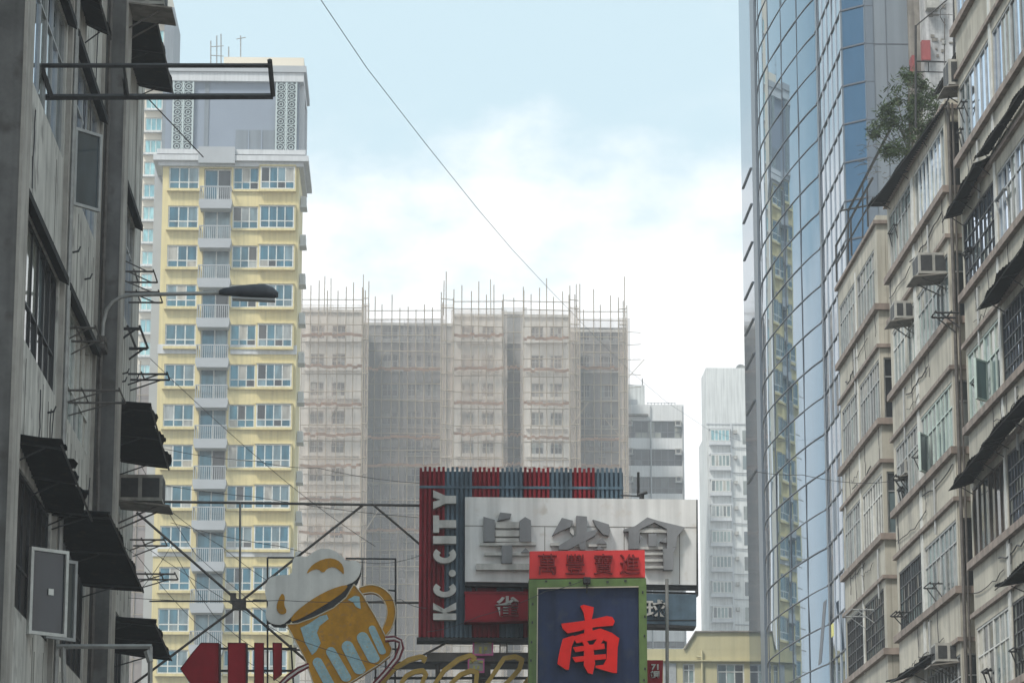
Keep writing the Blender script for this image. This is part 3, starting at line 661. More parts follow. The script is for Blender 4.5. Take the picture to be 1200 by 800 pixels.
# rough white building behind the roofs
wb = thing('white_building', 'rough white rendered building rising behind the right roofs', 'building', (22, 120, 0))
WY = 117.0
b = MB(); b.box(P(1084, 60, WY).x, WY, .13, 30, 135, 52); b.build('wall', M['old_white'], wb)
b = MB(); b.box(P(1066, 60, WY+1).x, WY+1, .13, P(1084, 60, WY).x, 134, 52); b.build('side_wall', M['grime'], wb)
b = MB(); b.box(P(1079, 60, WY).x, WY-.3, P(1079, 73, WY).z, P(1089, 60, WY).x, WY, P(1079, 50, WY).z); b.build('red_panel', M['red_paint'], wb)
b = MB(); b.box(P(1070, 60, WY).x, WY+.3, P(1070, 88, WY).z, P(1074, 60, WY).x, WY+1, P(1070, 62, WY).z); b.build('red_pipe_box', M['red_paint'], wb)
rr = random.Random(8)
for k in range(14):
    px = rr.uniform(1088, 1130); py = rr.uniform(2, 70); c = P(px, py, WY)
    b = MB(); b.box(c.x, WY-.05, c.z, c.x+rr.uniform(.06, .3), WY, c.z+rr.uniform(.04, .15)); b.build('wall_patch', M['grime'], wb)
b = MB(); c = P(1086, 10, WY-.4); b.box(c.x, WY-.5, c.z, c.x+.5, WY, c.z+.5); b.build('wall_unit', M['ac_body'], wb)
# ================================================================ GLASS TOWER
gt = thing('glass_tower', 'blue mirrored glass office tower with a curved bay at right centre', 'office tower', (20, 130, 0))
HT = 58.0; ROW = 1.6
NEAR = V((16.15, 117.3, 0))
c_near = P(988, 120, 119.0).x
yA = 119.0; xA = c_near; yB = PX(958, 100, xA).y
# flat street face
def strip(pts, z0, z1, name, m, parent, smooth=False):
    b = MB()
    if smooth:
        n = len(pts)
        for p in pts: b.v += [V((p.x, p.y, z0)), V((p.x, p.y, z1))]
        for i in range(n-1): b.f.append((2*i+2, 2*i, 2*i+1, 2*i+3)); b.m.append(0)
    else:
        for a, c in zip(pts, pts[1:]): b.face([(c.x, c.y, z0), (a.x, a.y, z0), (a.x, a.y, z1), (c.x, c.y, z1)])
    return b.build(name, M[m], parent, smooth=smooth)
flat = [V((xA, yA, 0)), V((xA, yB, 0))]
ch = V((P(1015, 100, yA-.75).x, yA-.75, 0)); cl = V((P(1025, 100, yA-.75).x, yA-.75, 0)); wr = V((P(1067, 60, yA-.7).x, yA-.7, 0))
arc = [flat[1].copy()]; arcL = 15.4; na = 44; p = flat[1].copy()
def heading(f):
    for f0, f1, h0, h1 in ((0, .12, 11, 7.2), (.12, .72, 7.2, 2.2), (.72, 1.01, 2.2, -9.5)):
        if f < f1: return math.radians(h0+(h1-h0)*(f-f0)/(f1-f0))
for i in range(na):
    a = heading((i+.5)/na); p = p+V((-math.sin(a), math.cos(a), 0))*(arcL/na); arc.append(p.copy())
pe = arc[-1]
PR = random.Random(77)
def paneled(pts, cuts, name, m, jit):
    """curtain glass in separate panes, each set a hair out of true"""
    b = MB(); z = .9-ROW*1
    rows_ = [(.13, 8.9)]+[(.9+ROW*k, .9+ROW*(k+1)) for k in range(5, int((HT-.9)/ROW))]
    for za, zb in rows_:
        for c0, c1 in zip(cuts, cuts[1:]):
            tu, tv = PR.gauss(0, jit), PR.gauss(0, jit*.7); base = len(b.v); n = c1-c0
            for i in range(c0, c1+1):
                a, c = pts[max(0, i-1)], pts[min(len(pts)-1, i+1)]; nn_ = V((-(c.y-a.y), c.x-a.x, 0)).normalized(); f = (i-c0)/n-.5
                b.v += [V((pts[i].x, pts[i].y, za))+nn_*(f*tu-.5*tv), V((pts[i].x, pts[i].y, zb))+nn_*(f*tu+.5*tv)]
            for i in range(n): b.f.append((base+2*i+2, base+2*i, base+2*i+1, base+2*i+3)); b.m.append(0)
    return b.build(name, M[m], gt, smooth=True)
fl = [flat[0].lerp(flat[1], i/5) for i in range(6)]
paneled(fl, list(range(6)), 'fluted_glazing', 'glass_tower_flat', .012); paneled(arc, [0, 9, 18, 27, 36, 44], 'curved_glazing', 'glass_tower', .014)
strip([ch, flat[0]], .13, HT, 'corner_glazing', 'glass_tower_flat', gt)
strip([cl, ch+V((0, -.004, 0))], .13, HT, 'corner_strip', 'tower_metal', gt); strip([wr, cl+V((0, .05, 0))], .13, HT, 'end_wall', 'tower_clad', gt)
# pillar and far fin screen
px0 = P(896, 300, pe.y+.3).x
b = MB(); b.box(pe.x-.12, pe.y+.2, .13, pe.x+.5, pe.y+1.8, HT+.5); b.build('pillar', M['tower_metal'], gt)
yF = pe.y+2.2; xF1 = P(877, 300, yF+6).x
b = MB(); b.box(pe.x-.1, yF-.2, .13, pe.x+3, yF+4.6, HT); b.build('fin_screen', M['glass_tower_flat'], gt)
# core volume
b = MB(); b.box(xA+.6, yA+.3, .13, wr.x, yF+6.0, HT-.3); b.box(wr.x-.2, wr.y+.02, .13, wr.x, yF, HT-.3); b.build('core', M['tower_clad'], gt)
b = MB(); b.box(xA-.4, yA-.4, HT, wr.x, yF+6.8, HT+.6); b.build('roof', M['tower_metal'], gt)
z = .9; zs = []
while z < HT-.5: zs.append(z); z += ROW
zv = [q for q in zs if q > 8]
b = MB()
for q in zv:
    for a, c in zip(arc, arc[1:]):
        n = V((-(c.y-a.y), c.x-a.x, 0)).normalized(); b.obox(V((a.x, a.y, q-.025)), c-a, n*.035, Z_*.036)
    # overshooting cap at the near end
    a, c = arc[0], arc[1]; d = (a-c).normalized(); n = V((-(c.y-a.y), c.x-a.x, 0)).normalized(); b.obox(V((a.x, a.y, q-.05))+n*.02, d*.35, n*.08, Z_*.07)
b.build('curved_transom', M['tower_line'], gt)
b = MB()
for q in zv:
    b.box(xA-.05, yA, q-.025, xA, yB-.5, q+.025)
    b.obox(V((xA, yA, q-.03)), ch-flat[0], V((-.04, -.04, 0)), Z_*.06)
    b.obox(V((ch.x, ch.y, q-.012)), cl-ch, V((0, -.015, 0)), Z_*.024)
b.build('transom', M['tower_line'], gt)
b = MB()
for q in zv[::2]: b.obox(V((cl.x, cl.y+.05, q-.015)), V((wr.x-cl.x, 0, 0)), V((0, -.02, 0)), Z_*.03)
for xx in (P(1042, 300, yA).x,): b.box(xx, cl.y+.02, 8, xx+.02, cl.y+.05, HT)
b.build('cladding_joint', M['tower_line'], gt)
for k in range(6):
    y = yA+.1+(yB-.6-yA)*k/5.0; b = MB(); b.box(xA-.035, y, .13, xA, y+.16, HT); b.build('fin', M['tower_fin'], gt)
b = MB(); b.box(xA-.05, yB-.5, .13, xA-.01, yB-.02, HT); b.build('cover_strip', M['tower_metal'], gt)
b = MB()
for i in (9, 18, 27, 36):
    a = arc[i]; c = arc[i+1]; n = V((-(c.y-a.y), c.x-a.x, 0)).normalized(); b.obox(V((a.x, a.y, 8)), (c-a)*.06, n*.03, Z_*(HT-8))
b.build('mullion', M['tower_line'], gt)
b = MB(); b.obox(V((ch.x, ch.y-.02, .13)), V((-.04, .03, 0)), V((.03, .04, 0)), Z_*HT); b.obox(V((flat[0].x-.03, flat[0].y-.03, .13)), V((.06, 0, 0)), V((0, .06, 0)), Z_*HT); b.build('corner_post', M['tower_metal'], gt)
b = MB()
for q in (28.2, 31.6, 33.9, 35.6, 37.4, 39.4, 41.3, 43.1):
    b = MB(); b.tube(V((pe.x-.125, yF+.3, q)), V((pe.x-.125, yF+4.0, q)), .05, 4); b.build('fin_rail', M['tower_line'], gt)
# open vent sashes
def tvent(px, py, Y, hgt, wid, ang):
    c = P(px, py, Y); b = MB(); ca, sa = math.cos(ang), math.sin(ang)
    d = V((-.28, -.1, -hgt)); b.obox(c, V((0, wid, 0)), d, V((-.03, 0, 0))); b.build('open_vent', M['tower_line'], gt)
tvent(905, 68, arc[-4].y, 1.5, .9, .3); tvent(969, 702, yA+6.2, 2.6, .9, .3)
b = MB()
for px0_, px1_, py in ((907, 911, 738), (978, 988, 738)):
    yy = arc[-8].y-.3 if px0_ < 950 else yA+1.2
    c = P(px0_, py, yy); b.box(c.x-.06, yy, c.z-.22, c.x-.03, yy+.55, c.z+.28)
b.build('yellow_notice', M['lemon'], gt)

# ================================================================ YELLOW TOWER
YY = 240.0
yt = thing('apartment_tower', 'tall pale yellow apartment tower with balconies and blue grey crown', 'apartment tower', (-14, 250, 0))
xl, xr = -20.05, -9.12; S0 = 68.4; FH = 3.24; NF = 14
cw1 = (-19.55, -17.13); cb = (-16.98, -14.45); cw2 = (-14.40, -12.28); cw3 = (-12.2, -9.45)
ops = []
for k in range(NF):
    s = S0-FH*k
    ops += [(cw1[0]-xl, cw1[1]-xl, s, s+1.85), (cb[0]-xl+.25, cb[1]-xl-.1, s-1.15, s+1.75), (cw2[0]-xl, cw2[1]-xl-.06, s, s+1.85)]
b = MB(); b.wall(V((xl, YY, 0)), X_, -Y_, xr-xl, .2, 71.0, ops, .5)
b.box(xl, YY+.52, .2, xr, YY+9, 71.0); b.face([(xr, YY, .2), (xr, YY+.52, .2), (xr, YY+.52, 71), (xr, YY, 71)]); b.face([(xl, YY+.52, .2), (xl, YY, .2), (xl, YY, 71), (xl, YY+.52, 71)])
b.build('wall', M['yellow'], yt)
b = MB(); b.box(xl-1.0, YY+4, .2, xl-.02, YY+16, 72); b.build('grey_wing', M['tower_grey'], yt)
for k in range(NF):
    s = S0-FH*k
    window(yt, V((cw1[0], YY, s)), X_, -Y_, cw1[1]-cw1[0], 1.85, 3, 1, 'white_frame', 'glass_yellow', .10, .14, bar=.09, split=.3)
    window(yt, V((cb[0]+.25, YY, s-1.15)), X_, -Y_, cb[1]-cb[0]-.35, 2.9, 2, 1, 'white_frame', 'glass_yellow', .10, .4, bar=.09, name='balcony_door')
    window(yt, V((cw2[0], YY, s)), X_, -Y_, cw2[1]-cw2[0]-.06, 1.85, 3, 1, 'white_frame', 'glass_yellow', .09, .14, bar=.08, split=.32)
    # bay window: box + its window
    b = MB(); b.box(cw3[0]-.1, YY-.5, s-.24, cw3[1]+.1, YY, s-.05); b.box(cw3[0]-.1, YY-.5, s+1.85, cw3[1]+.1, YY, s+1.97); b.box(cw3[0]-.1, YY-.38, s-.05, cw3[0]-.0, YY, s+1.85); b.box(cw3[1], YY-.38, s-.05, cw3[1]+.1, YY, s+1.85)
    b.box(cw3[0], YY-.2, s-.05, cw3[1], YY-.02, s+1.85)
    bw = b.build('bay_window', M['yellow'], yt)
    window(bw, V((cw3[0], YY-.34, s-.04)), X_, -Y_, cw3[1]-cw3[0], 1.88, 4, 1, 'white_frame', 'glass_yellow', .10, .02, bar=.08, split=.3) if False else None
    W = window(yt, V((cw3[0], YY-.36, s-.04)), X_, -Y_, cw3[1]-cw3[0], 1.88, 4, 1, 'white_frame', 'glass_yellow', .10, .02, bar=.08, split=.3)
    # sill under window one
    b = MB(); b.box(cw1[0]-.12, YY-.42, s-.25, cw1[1]+.12, YY, s-.04); b.build('sill', M['yellow'], yt)
    b = MB(); b.box(cw2[0]-.02, YY-.2, s-.2, cw2[1]+.02, YY, s-.04); b.build('sill', M['yellow'], yt)
    # balcony
    b = MB(); b.prism([V((cb[0]-.05, YY-1.25, s-1.15)), V((cb[1]+.05, YY-1.25, s-1.15)), V((cb[1]+.05, YY-1.25, s-1.55)), V((cb[1]-.05, YY-1.25, s-1.9)), V((cb[0]+.05, YY-1.25, s-1.9)), V((cb[0]-.05, YY-1.25, s-1.55))], V((0, 1.25, 0)))
    bal = b.build('balcony', M['tower_grey'], yt)
    b = MB(); b.box(cb[0], YY-1.2, s-.13, cb[1], YY-1.1, s-.05)
    n = 15
    for i in range(n+1):
        x = cb[0]+(cb[1]-cb[0]-.06)*i/n; b.box(x, YY-1.18, s-1.15, x+.055, YY-1.12, s-.13)
    for x in (cb[0], cb[1]-.08): b.box(x, YY-1.1, s-.13, x+.08, YY-.01, s-.05)
    b.build('railing', M['tower_grey'], bal)
for k in (4.98, 9.98):
    zz = S0-FH*k+2.6; b = MB(); b.box(xl-.06, YY-.1, zz, cb[0]-.1, YY, zz+.75); b.build('band', M['tower_white'], yt); b = MB(); b.box(cb[1]+.1, YY-.1, zz, xr+.04, YY, zz+.75); b.build('band', M['tower_white'], yt)
b = MB(); b.box(cb[0]-.2, YY-.9, S0+1.95, cb[1]+.2, YY, S0+3.3); b.build('balcony_hood', M['tower_grey'], yt)
for z0, z1, o in ((70.25, 70.6, .35), (70.6, 71.05, .75), (71.2, 71.6, .5)):
    b = MB(); b.box(xl-o, YY-o, z0+.005, xr+o, YY+9, z1); b.build('cornice', M['tower_white'], yt)
zc0 = 71.6; zc1 = P(270, 96, YY).z
b = MB(); b.box(xl+.1, YY+.2, zc0, xr-.1, YY+8.5, zc1); cr = b.build('crown_wall', M['blue_grey'], yt)
b = MB(); b.box(xl-.2, YY-.2, zc1, xr+.25, YY+9, zc1+.75); b.build('cornice', M['tower_white'], yt)
b = MB(); b.box(xl-.35, YY-.35, zc1+.76, xr+.45, YY+9, P(270, 78, YY).z); b.build('parapet', M['tower_grey'], yt)
b = MB(); b.box(P(262, 80, YY+3).x, YY+3, P(270, 78, YY).z, P(356, 80, YY+3).x, YY+8, P(270, 67, YY+3).z); b.build('penthouse', M['cream_far'], yt)
b = MB(); b.box(xr-.6, YY+1, zc0, xr+.3, YY+1.5, zc1); b.box(xr-.3, YY+7.4, zc0, xr+.3, YY+8.2, zc1); b.build('corner_column', M['tower_white'], yt)
for pxa, pxb in ((202, 227), (323, 348)):
    x0, x1 = P(pxa, 130, YY).x, P(pxb, 130, YY).x; z0, z1 = P(210, 177, YY).z, P(210, 87, YY).z
    b = MB(); b.box(x0, YY-.05, z0, x1, YY+.2, z1); pn = b.build('lattice_panel', M['lattice_back'], yt)
    b = MB(); b.box(x0, YY-.14, z0, x0+.12, YY-.05, z1); b.box(x1-.12, YY-.14, z0, x1, YY-.05, z1); xm = (x0+x1)/2; b.box(xm-.06, YY-.14, z0, xm+.06, YY-.05, z1)
    hw = (x1-x0)/2
    nk = 9; hh = (z1-z0)/nk
    for c in range(2):
        for k in range(nk):
            cx = x0+hw*(c+.5); cz = z0+hh*(k+.5)
            for rad in (.16, .36):
                pts = [V((cx+math.cos(a)*rad*hw*1.15, YY-.1, cz+math.sin(a)*rad*hh*1.25)) for a in [i*math.pi/4 for i in range(9)]]; b.path(pts, .045, 4)
            for sx in (-1, 1):
                for sz in (-1, 1): b.tube(V((cx+sx*hw*.28, YY-.1, cz+sz*hh*.28)), V((cx+sx*hw*.48, YY-.1, cz+sz*hh*.5)), .045, 4)
    b.build('lattice', M['lattice'], pn)
x0, x1 = P(276, 160, YY).x, P(322, 160, YY).x; z0, z1 = P(300, 175, YY).z, P(300, 152, YY).z
b = MB(); b.box(x0, YY+.1, z0, x1, YY+.2, z1); lv = b.build('louvre', M['tower_clad'], yt)
for k in range(1, 3): x = x0+(x1-x0)*k/3; b = MB(); b.box(x-.05, YY+.05, z0, x+.05, YY+.1, z1); b.build('louvre_bar', M['blue_grey'], lv)
x0 = P(222, 130, YY).x+1.2
b = MB(); b.box(x0, YY+.12, zc0, x0+.35, YY+.2, zc1); b.build('groove', M['tower_clad'], yt)
# side brackets / aircon ledges on right flank
for k in range(NF):
    s = S0-FH*k; b = MB(); b.box(xr, YY+3.0, s-.6, xr+.55, YY+4.6, s-.45); b.box(xr+.05, YY+3.1, s-.45, xr+.5, YY+4.4, s+.35); b.build('flank_unit', M['tower_white'], yt)
# aerials on the roof
zt_ = P(270, 67, YY+6).z
at = thing('roof_aerial', 'cluster of thin aerials on the crown of the yellow tower', 'aerial', P(265, 70, YY+6))
for px, top in ((247, 48), (254, 42), (259, 40), (268, 55), (282, 42)): seg(at, [P(px, 78, YY+6), P(px, top, YY+6)], .05, 'mast', 'galv', 4)
seg(at, [P(247, 55, YY+6), P(262, 54, YY+6)], .04, 'boom', 'galv', 4); seg(at, [P(277, 46, YY+6), P(288, 44, YY+6)], .04, 'boom', 'galv', 4); seg(at, [P(247, 65, YY+6), P(262, 66, YY+6)], .04, 'boom', 'galv', 4)

# ================================================================ TEAL WINDOWED TOWER (behind, left)
YT = 395.0
tt = thing('apartment_tower', 'cream tower with teal windows glimpsed between tenement and yellow tower', 'apartment tower', (-50, 400, 0))
x0, x1 = P(120, 300, YT).x, P(188.5, 300, YT).x; wx0, wx1 = P(166, 300, YT).x, P(186, 300, YT).x
fh = 26.6/3622*YT*1.05; zt0 = P(176, 128, YT).z; ops = []; zz = zt0; lev = []
for k in range(17): lev.append(zt0-fh*k)
for q in [zt0+fh*j for j in range(1, 5)]+lev: ops.append((wx0-x0, wx1-x0, q, q+fh*.62))
b = MB(); b.wall(V((x0, YT, 0)), X_, -Y_, x1-x0, .2, zt0+fh*6, ops, .4); b.box(x0, YT+.45, .2, x1, YT+15, zt0+fh*6); b.build('wall', M['cream_far'], tt)
for q in [zt0+fh*j for j in range(1, 5)]+lev:
    window(tt, V((wx0, YT, q)), X_, -Y_, wx1-wx0, fh*.62, 3, 1, 'white_frame', 'glass_far', .14, .15)
    b = MB(); b.box(wx0-.2, YT-.6, q-.3, wx1+.2, YT, q-.02); b.build('sill', M['white_far'], tt)
b = MB(); b.box(P(187, 300, YT).x, YT-1.5, .2, P(198, 300, YT).x, YT+10, zt0+fh*4.5); b.build('side_wing', M['tower_clad'], tt)

# ================================================================ SCAFFOLDED BUILDINGS
def scaffold(label, blocks, YS, z_top_fn, poles_px, net, x_nets, extra=0, hz=1.85, bands=(), rise=(2, 4), bottom=20, step=.9, seed=1, mid=True):
    """bamboo scaffold standing in front of a building: poles are parts, the fine lattice is one part"""
    rr = random.Random(seed); t = thing('bamboo_scaffold', label, 'scaffold', ((blocks[0][0]+blocks[-1][1])/2, YS, 0))
    lat = MB(); tot = 0; fine = []
    for (x0, x1, y, top) in blocks:
        n = max(2, round((x1-x0)/step))
        for i in range(n+1):
            x = x0+(x1-x0)*i/n; h = top+rr.uniform(*rise)*(1.35 if rr.random() < .12 else rr.uniform(.4, .8))
            b = MB(); b.tube(V((x, y, bottom)), V((x+rr.uniform(-.15, .15), y, h)), .055, 4); fine.append((b, y))
        z = bottom+8
        while z < top+.5:
            lat.tube(V((x0, y-.06, z+rr.uniform(-.1, .1))), V((x1, y-.06, z+rr.uniform(-.1, .1))), .05, 4); z += (hz if z < top-1.5 else .95)
        # some diagonal ties
        for k in range(3):
            xx = rr.uniform(x0, x1); zz = rr.uniform(bottom+10, top-6); lat.tube(V((xx, y-.1, zz)), V((xx+rr.choice((-1, 1))*rr.uniform(1, 2.5), y-.1, zz+rr.uniform(2, 4))), .035, 4)
    fine.sort(key=lambda q: q[1])
    for b, y in fine[:95]: b.build('pole', M['bamboo'], t)
    for b, y in fine[95:]:
        base = len(lat.v); lat.v += b.v; lat.f += [tuple(i+base for i in f) for f in b.f]; lat.m += b.m
    o = lat.build('pole_lattice', M['bamboo'], t); o['kind'] = 'stuff'
    for (x0, x1, y, z0, z1, nm) in x_nets:
        nx = max(1, round((x1-x0)/4.2)); nz = 4 if x1-x0 > 3 else 1; zq = [z0+(z1-z0)*(k/nz) for k in range(nz+1)]
        for i in range(nx):
            for k in range(nz):
                xa, xb = x0+(x1-x0)*i/nx, x0+(x1-x0)*(i+1)/nx+.12; b = MB(); m_ = 6; dy = rr.uniform(-.04, .04); ov = rr.uniform(.0, .8)
                g = [[V((xa+(xb-xa)*u/m_+rr.uniform(-.05, .05), y+dy+.12*math.sin(math.pi*u/m_)*math.sin(math.pi*v/m_)+rr.uniform(-.05, .05), zq[k]-ov+(zq[k+1]+ov-zq[k])*v/m_)) for u in range(m_+1)] for v in range(m_+1)]
                for v in range(m_):
                    for u in range(m_): b.face([g[v][u], g[v][u+1], g[v+1][u+1], g[v+1][u]])
                b.build('netting', M[nm], t)
    for (x0, x1, y, z) in bands:
        b = MB(); n = 12
        for i in range(n):
            xa, xb = x0+(x1-x0)*i/n, x0+(x1-x0)*(i+1)/n; dz = rr.uniform(-.12, .12)
            b.face([(xa, y, z+dz), (xb, y, z+dz), (xb, y-.6, z+.2+dz), (xa, y-.6, z+.2+dz)])
        b.build('catch_fan', M['orange_net'], t)
    return t
YS = 330.0
def sx(px, Y=YS): return P(px, 500, Y).x
def sz(py, Y=YS): return P(560, py, Y).z
sb = thing('apartment_block', 'pale apartment block shrouded in bamboo scaffold at the centre', 'apartment block', (6, 340, 0))
segs = [  # px0, px1, y depth, roof py, material, window columns (px0,px1)
    (352, 424, 331.5, 367, 'scaf_wall', [(363, 379), (388, 404)]),
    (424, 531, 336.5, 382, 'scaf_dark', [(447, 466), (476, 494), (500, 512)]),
    (531, 588, 331.5, 371, 'scaf_wall', [(540, 555), (565, 579)]),
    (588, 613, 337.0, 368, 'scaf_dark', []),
    (613, 668, 331.5, 371, 'scaf_wall', [(622, 637), (645, 659)]),
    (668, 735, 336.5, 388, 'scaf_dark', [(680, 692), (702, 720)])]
FS = 33.3
for (p0, p1, yd, rp, m_, cols) in segs:
    x0, x1 = sx(p0, yd), sx(p1, yd); top = sz(rp, yd); ops = []; wl = []
    for (a, c) in cols:
        for k in range(9 if p0 < 600 else 7):
            zb = sz(398+FS*k, yd); ops.append((sx(a, yd)-x0, sx(c, yd)-x0, zb, zb+1.5)); wl.append((sx(a, yd), zb, sx(c, yd)-sx(a, yd)))
    b = MB(); b.wall(V((x0, yd, 0)), X_, -Y_, x1-x0, .2, top, ops, .4); b.box(x0, yd+.45, .2, x1, yd+16, top-.3)
    b.face([(x0, yd, .2), (x0, yd, top), (x0, yd+.45, top), (x0, yd+.45, .2)]); b.face([(x1, yd, .2), (x1, yd+.45, .2), (x1, yd+.45, top), (x1, yd, top)])
    b.build('wall', M[m_], sb)
    for (x, z, w) in wl: window(sb, V((x, yd, z)), X_, -Y_, w, 1.5, 3, 1, 'grey_frame', 'glass_dark', .09, .2, split=.5)
    b = MB(); b.box(x0+.05, yd-.25, top-.05, x1-.05, yd+.2, top+.25); b.build('parapet', M['scaf_wall'], sb)
    for k in range(9):
        z = sz(398+FS*k, yd)-.35; b = MB(); b.box(x0+.3, yd-.3, z-.08, x1-.3, yd, z); b.build('floor_ledge', M['scaf_wall'], sb)
blk = [(sx(352, 329.8), sx(424, 329.8), 329.8, sz(352, 329.8)), (sx(428, 334.6), sx(517, 334.6), 334.6, sz(369, 334.6)), (sx(531, 329.8), sx(590, 329.8), 329.8, sz(357, 329.8)),
       (sx(590, 333), sx(613, 333), 333, sz(354, 333)), (sx(613, 329.8), sx(668, 329.8), 329.8, sz(357, 329.8)), (sx(676, 334.6), sx(735, 334.6), 334.6, sz(366, 334.6)),
       (sx(424, 328.9), sx(430, 328.9), 328.9, sz(350, 328.9)), (sx(516, 328.9), sx(531, 328.9), 328.9, sz(350, 328.9)), (sx(668, 328.9), sx(679, 328.9), 328.9, sz(352, 328.9)), (sx(726, 328.9), sx(735, 328.9), 328.9, sz(364, 328.9))]
bands = []
for py, k in ((397, 0), (435, 1), (477, 0), (513, 2), (548, 1), (590, 0), (625, 2), (660, 0)):
    for (x0, x1, y, top) in blk[:6]:
        if k == 0 and y > 332: continue
        bands.append((x0, x1, y-.2, sz(py+random.uniform(-3, 3), y)))
nets = [(x0-.3, x1+.3, y+.25, 22, top-.5, ('net', 'net_mid', 'net', 'net_mid', 'net_pale', 'net_mid')[i]) for i, (x0, x1, y, top) in enumerate(blk[:6])]
nets += [(x0, x1, y+.12, 22, top-.6, 'net') for (x0, x1, y, top) in blk[6:]]
# netting that turns the corners beside the recessed bays
sc = scaffold('bamboo scaffold wrapped in pale netting around the central block', blk, 330, None, None, 'net', nets, bands=bands, bottom=22, seed=4, rise=(.8, 3.2))
for px in (378, 386, 424, 519, 575, 676, 733): 
    b = MB(); b.tube(V((sx(px, 329), 329, sz(370, 329))), V((sx(px+random.uniform(-1, 1), 329), 329, sz(random.uniform(318, 334), 329))), .05, 4); b.build('tall_pole', M['bamboo'], sc)
for py in (386, 402, 419, 436, 452): 
    b = MB(); b.tube(V((sx(733, 330), 330.5, sz(py))), V((sx(752, 330), 330.2, sz(py+random.uniform(-1, 2)))), .035, 4); b.build('outrigger', M['bamboo'], sc)

# grey netted building between the tenement and the yellow tower
YG = 262.0
gb = thing('netted_building', 'grey building wholly sheeted in scaffold netting left of the yellow tower', 'building', (-30, 268, 0))
gx0, gx1 = P(110, 600, YG).x, P(185.5, 600, YG).x; gz = P(175, 438, YG).z
b = MB(); b.box(gx0, YG+1.2, .2, gx1-.2, YG+14, gz-.8); b.build('wall', M['scaf_dark'], gb)
b = MB(); b.face([(gx0, YG, .2), (gx1, YG, .2), (gx1, YG, gz), (gx0, YG, gz)]); b.face([(gx1, YG, .2), (gx1, YG+14, .2), (gx1, YG+14, gz), (gx1, YG, gz)]); b.build('netting', M['net_grey'], gb)
for k in range(9):
    x = gx1-.05-k*.9; b = MB(); b.tube(V((x, YG-.1, 15)), V((x, YG-.1, gz+random.uniform(.2, 1.6))), .05, 4); b.build('pole', M['bamboo'], gb)
for k in range(14):
    z = gz-1.9*k; b = MB(); b.tube(V((gx1-9, YG-.15, z)), V((gx1, YG-.15, z)), .04, 4); b.build('ledger', M['bamboo'], gb)

# ================================================================ OFFICE BLOCK, WHITE TOWER, LOW YELLOW HOUSE
YO = 352.0
ob = thing('office_block', 'pale grey office block with dark ribbon windows right of the scaffold', 'office block', (27, 296, 0))
def ox(px): return P(px, 550, YO).x
def oz(py): return P(770, py, YO).z
ops = []; rib = []
for y0, y1 in ((493, 513), (526, 545.5), (558.5, 578), (591, 611), (624, 644), (656, 676), (689, 709), (722, 737), (751, 759)):
    ops.append((ox(736)-ox(720), ox(799.5)-ox(720), oz(y1), oz(y0))); rib.append((oz(y1), oz(y0)))
b = MB(); b.wall(V((ox(720), YO, 0)), X_, -Y_, ox(802)-ox(720), .2, oz(474), ops, .5); b.box(ox(720), YO+.52, .2, ox(802), YO+14, oz(474)); b.face([(ox(802), YO, .2), (ox(802), YO+.52, .2), (ox(802), YO+.52, oz(474)), (ox(802), YO, oz(474))]); b.build('wall', M['office'], ob)
b = MB(); b.box(ox(720), YO+2, oz(474), ox(758), YO+10, oz(447)); st = b.build('stair_tower', M['white_far'], ob)
b = MB(); b.box(ox(739), YO+1.9, oz(475.5), ox(749), YO+2, oz(464)); b.build('hatch', M['tower_grey'], st)
b = MB(); b.box(ox(733), YO-.6, oz(488), ox(760), YO, oz(486)); b.build('canopy', M['grime'], ob)
for z0, z1 in rib:
    window(ob, V((ox(736), YO, z0)), X_, -Y_, ox(799.5)-ox(736), z1-z0, 8, 1, 'tower_line', 'glass_dark', .08, .3, bar=.07, split=.35)
b = MB(); b.box(ox(772), YO+4, oz(474), ox(790), YO+8, oz(467)); b.build('roof_tank', M['tower_grey'], ob)
for px in (763, 801): b = MB(); b.tube(V((ox(px), YO-.12, 20)), V((ox(px), YO-.12, oz(476))), .09, 5); b.build('drainpipe', M['tower_grey'], ob)
for k in range(9): b = MB(); b.box(ox(760+4*k), YO+.5, oz(474), ox(760+4*k)+.08, YO+.6, oz(470.5)); b.build('railing_post', M['tower_grey'], ob)
b = MB(); b.box(ox(759), YO+.52, oz(471), ox(793), YO+.58, oz(470.4)); b.build('railing_rail', M['tower_grey'], ob)
GO = 'air conditioners on the pale office block'
for i, (z0, z1) in enumerate(rib[:3]):
    for j, px in enumerate((795, 738)):
        nm = ['top', 'middle', 'lower'][i]; sd = ['right', 'left'][j]
        t = thing('air_conditioner', f'boxy air conditioner at the {sd} end of the {nm} dark ribbon window, pale office block', 'air conditioner', (ox(px), YO-.2, z1-.7), GO)
        b = MB(); b.box(ox(px)-.36, YO-.45, z1-.62, ox(px)+.36, YO-.0, z1+.02); b.build('casing', M['ac_body'], t)
        b = MB(); b.box(ox(px)-.25, YO-.46, z1-.5, ox(px)+.2, YO-.451, z1-.1); b.build('grille', M['ac_dark'], t)
        b = MB(); b.box(ox(px)-.42, YO-.5, z1-.72, ox(px)+.42, YO, z1-.64); b.build('shelf', M['tower_grey'], t)
oa = thing('roof_mast', 'thin mast on the stair tower of the pale office block', 'mast', V((ox(755), YO+3, oz(447)))); seg(oa, [(ox(756), YO+3, oz(448)), (ox(756), YO+3, oz(437))], .06, 'pole', 'rust_steel', 4); seg(oa, [(ox(735), YO+3, oz(444)), (ox(757), YO+3, oz(446))], .035, 'arm', 'rust_steel', 4)

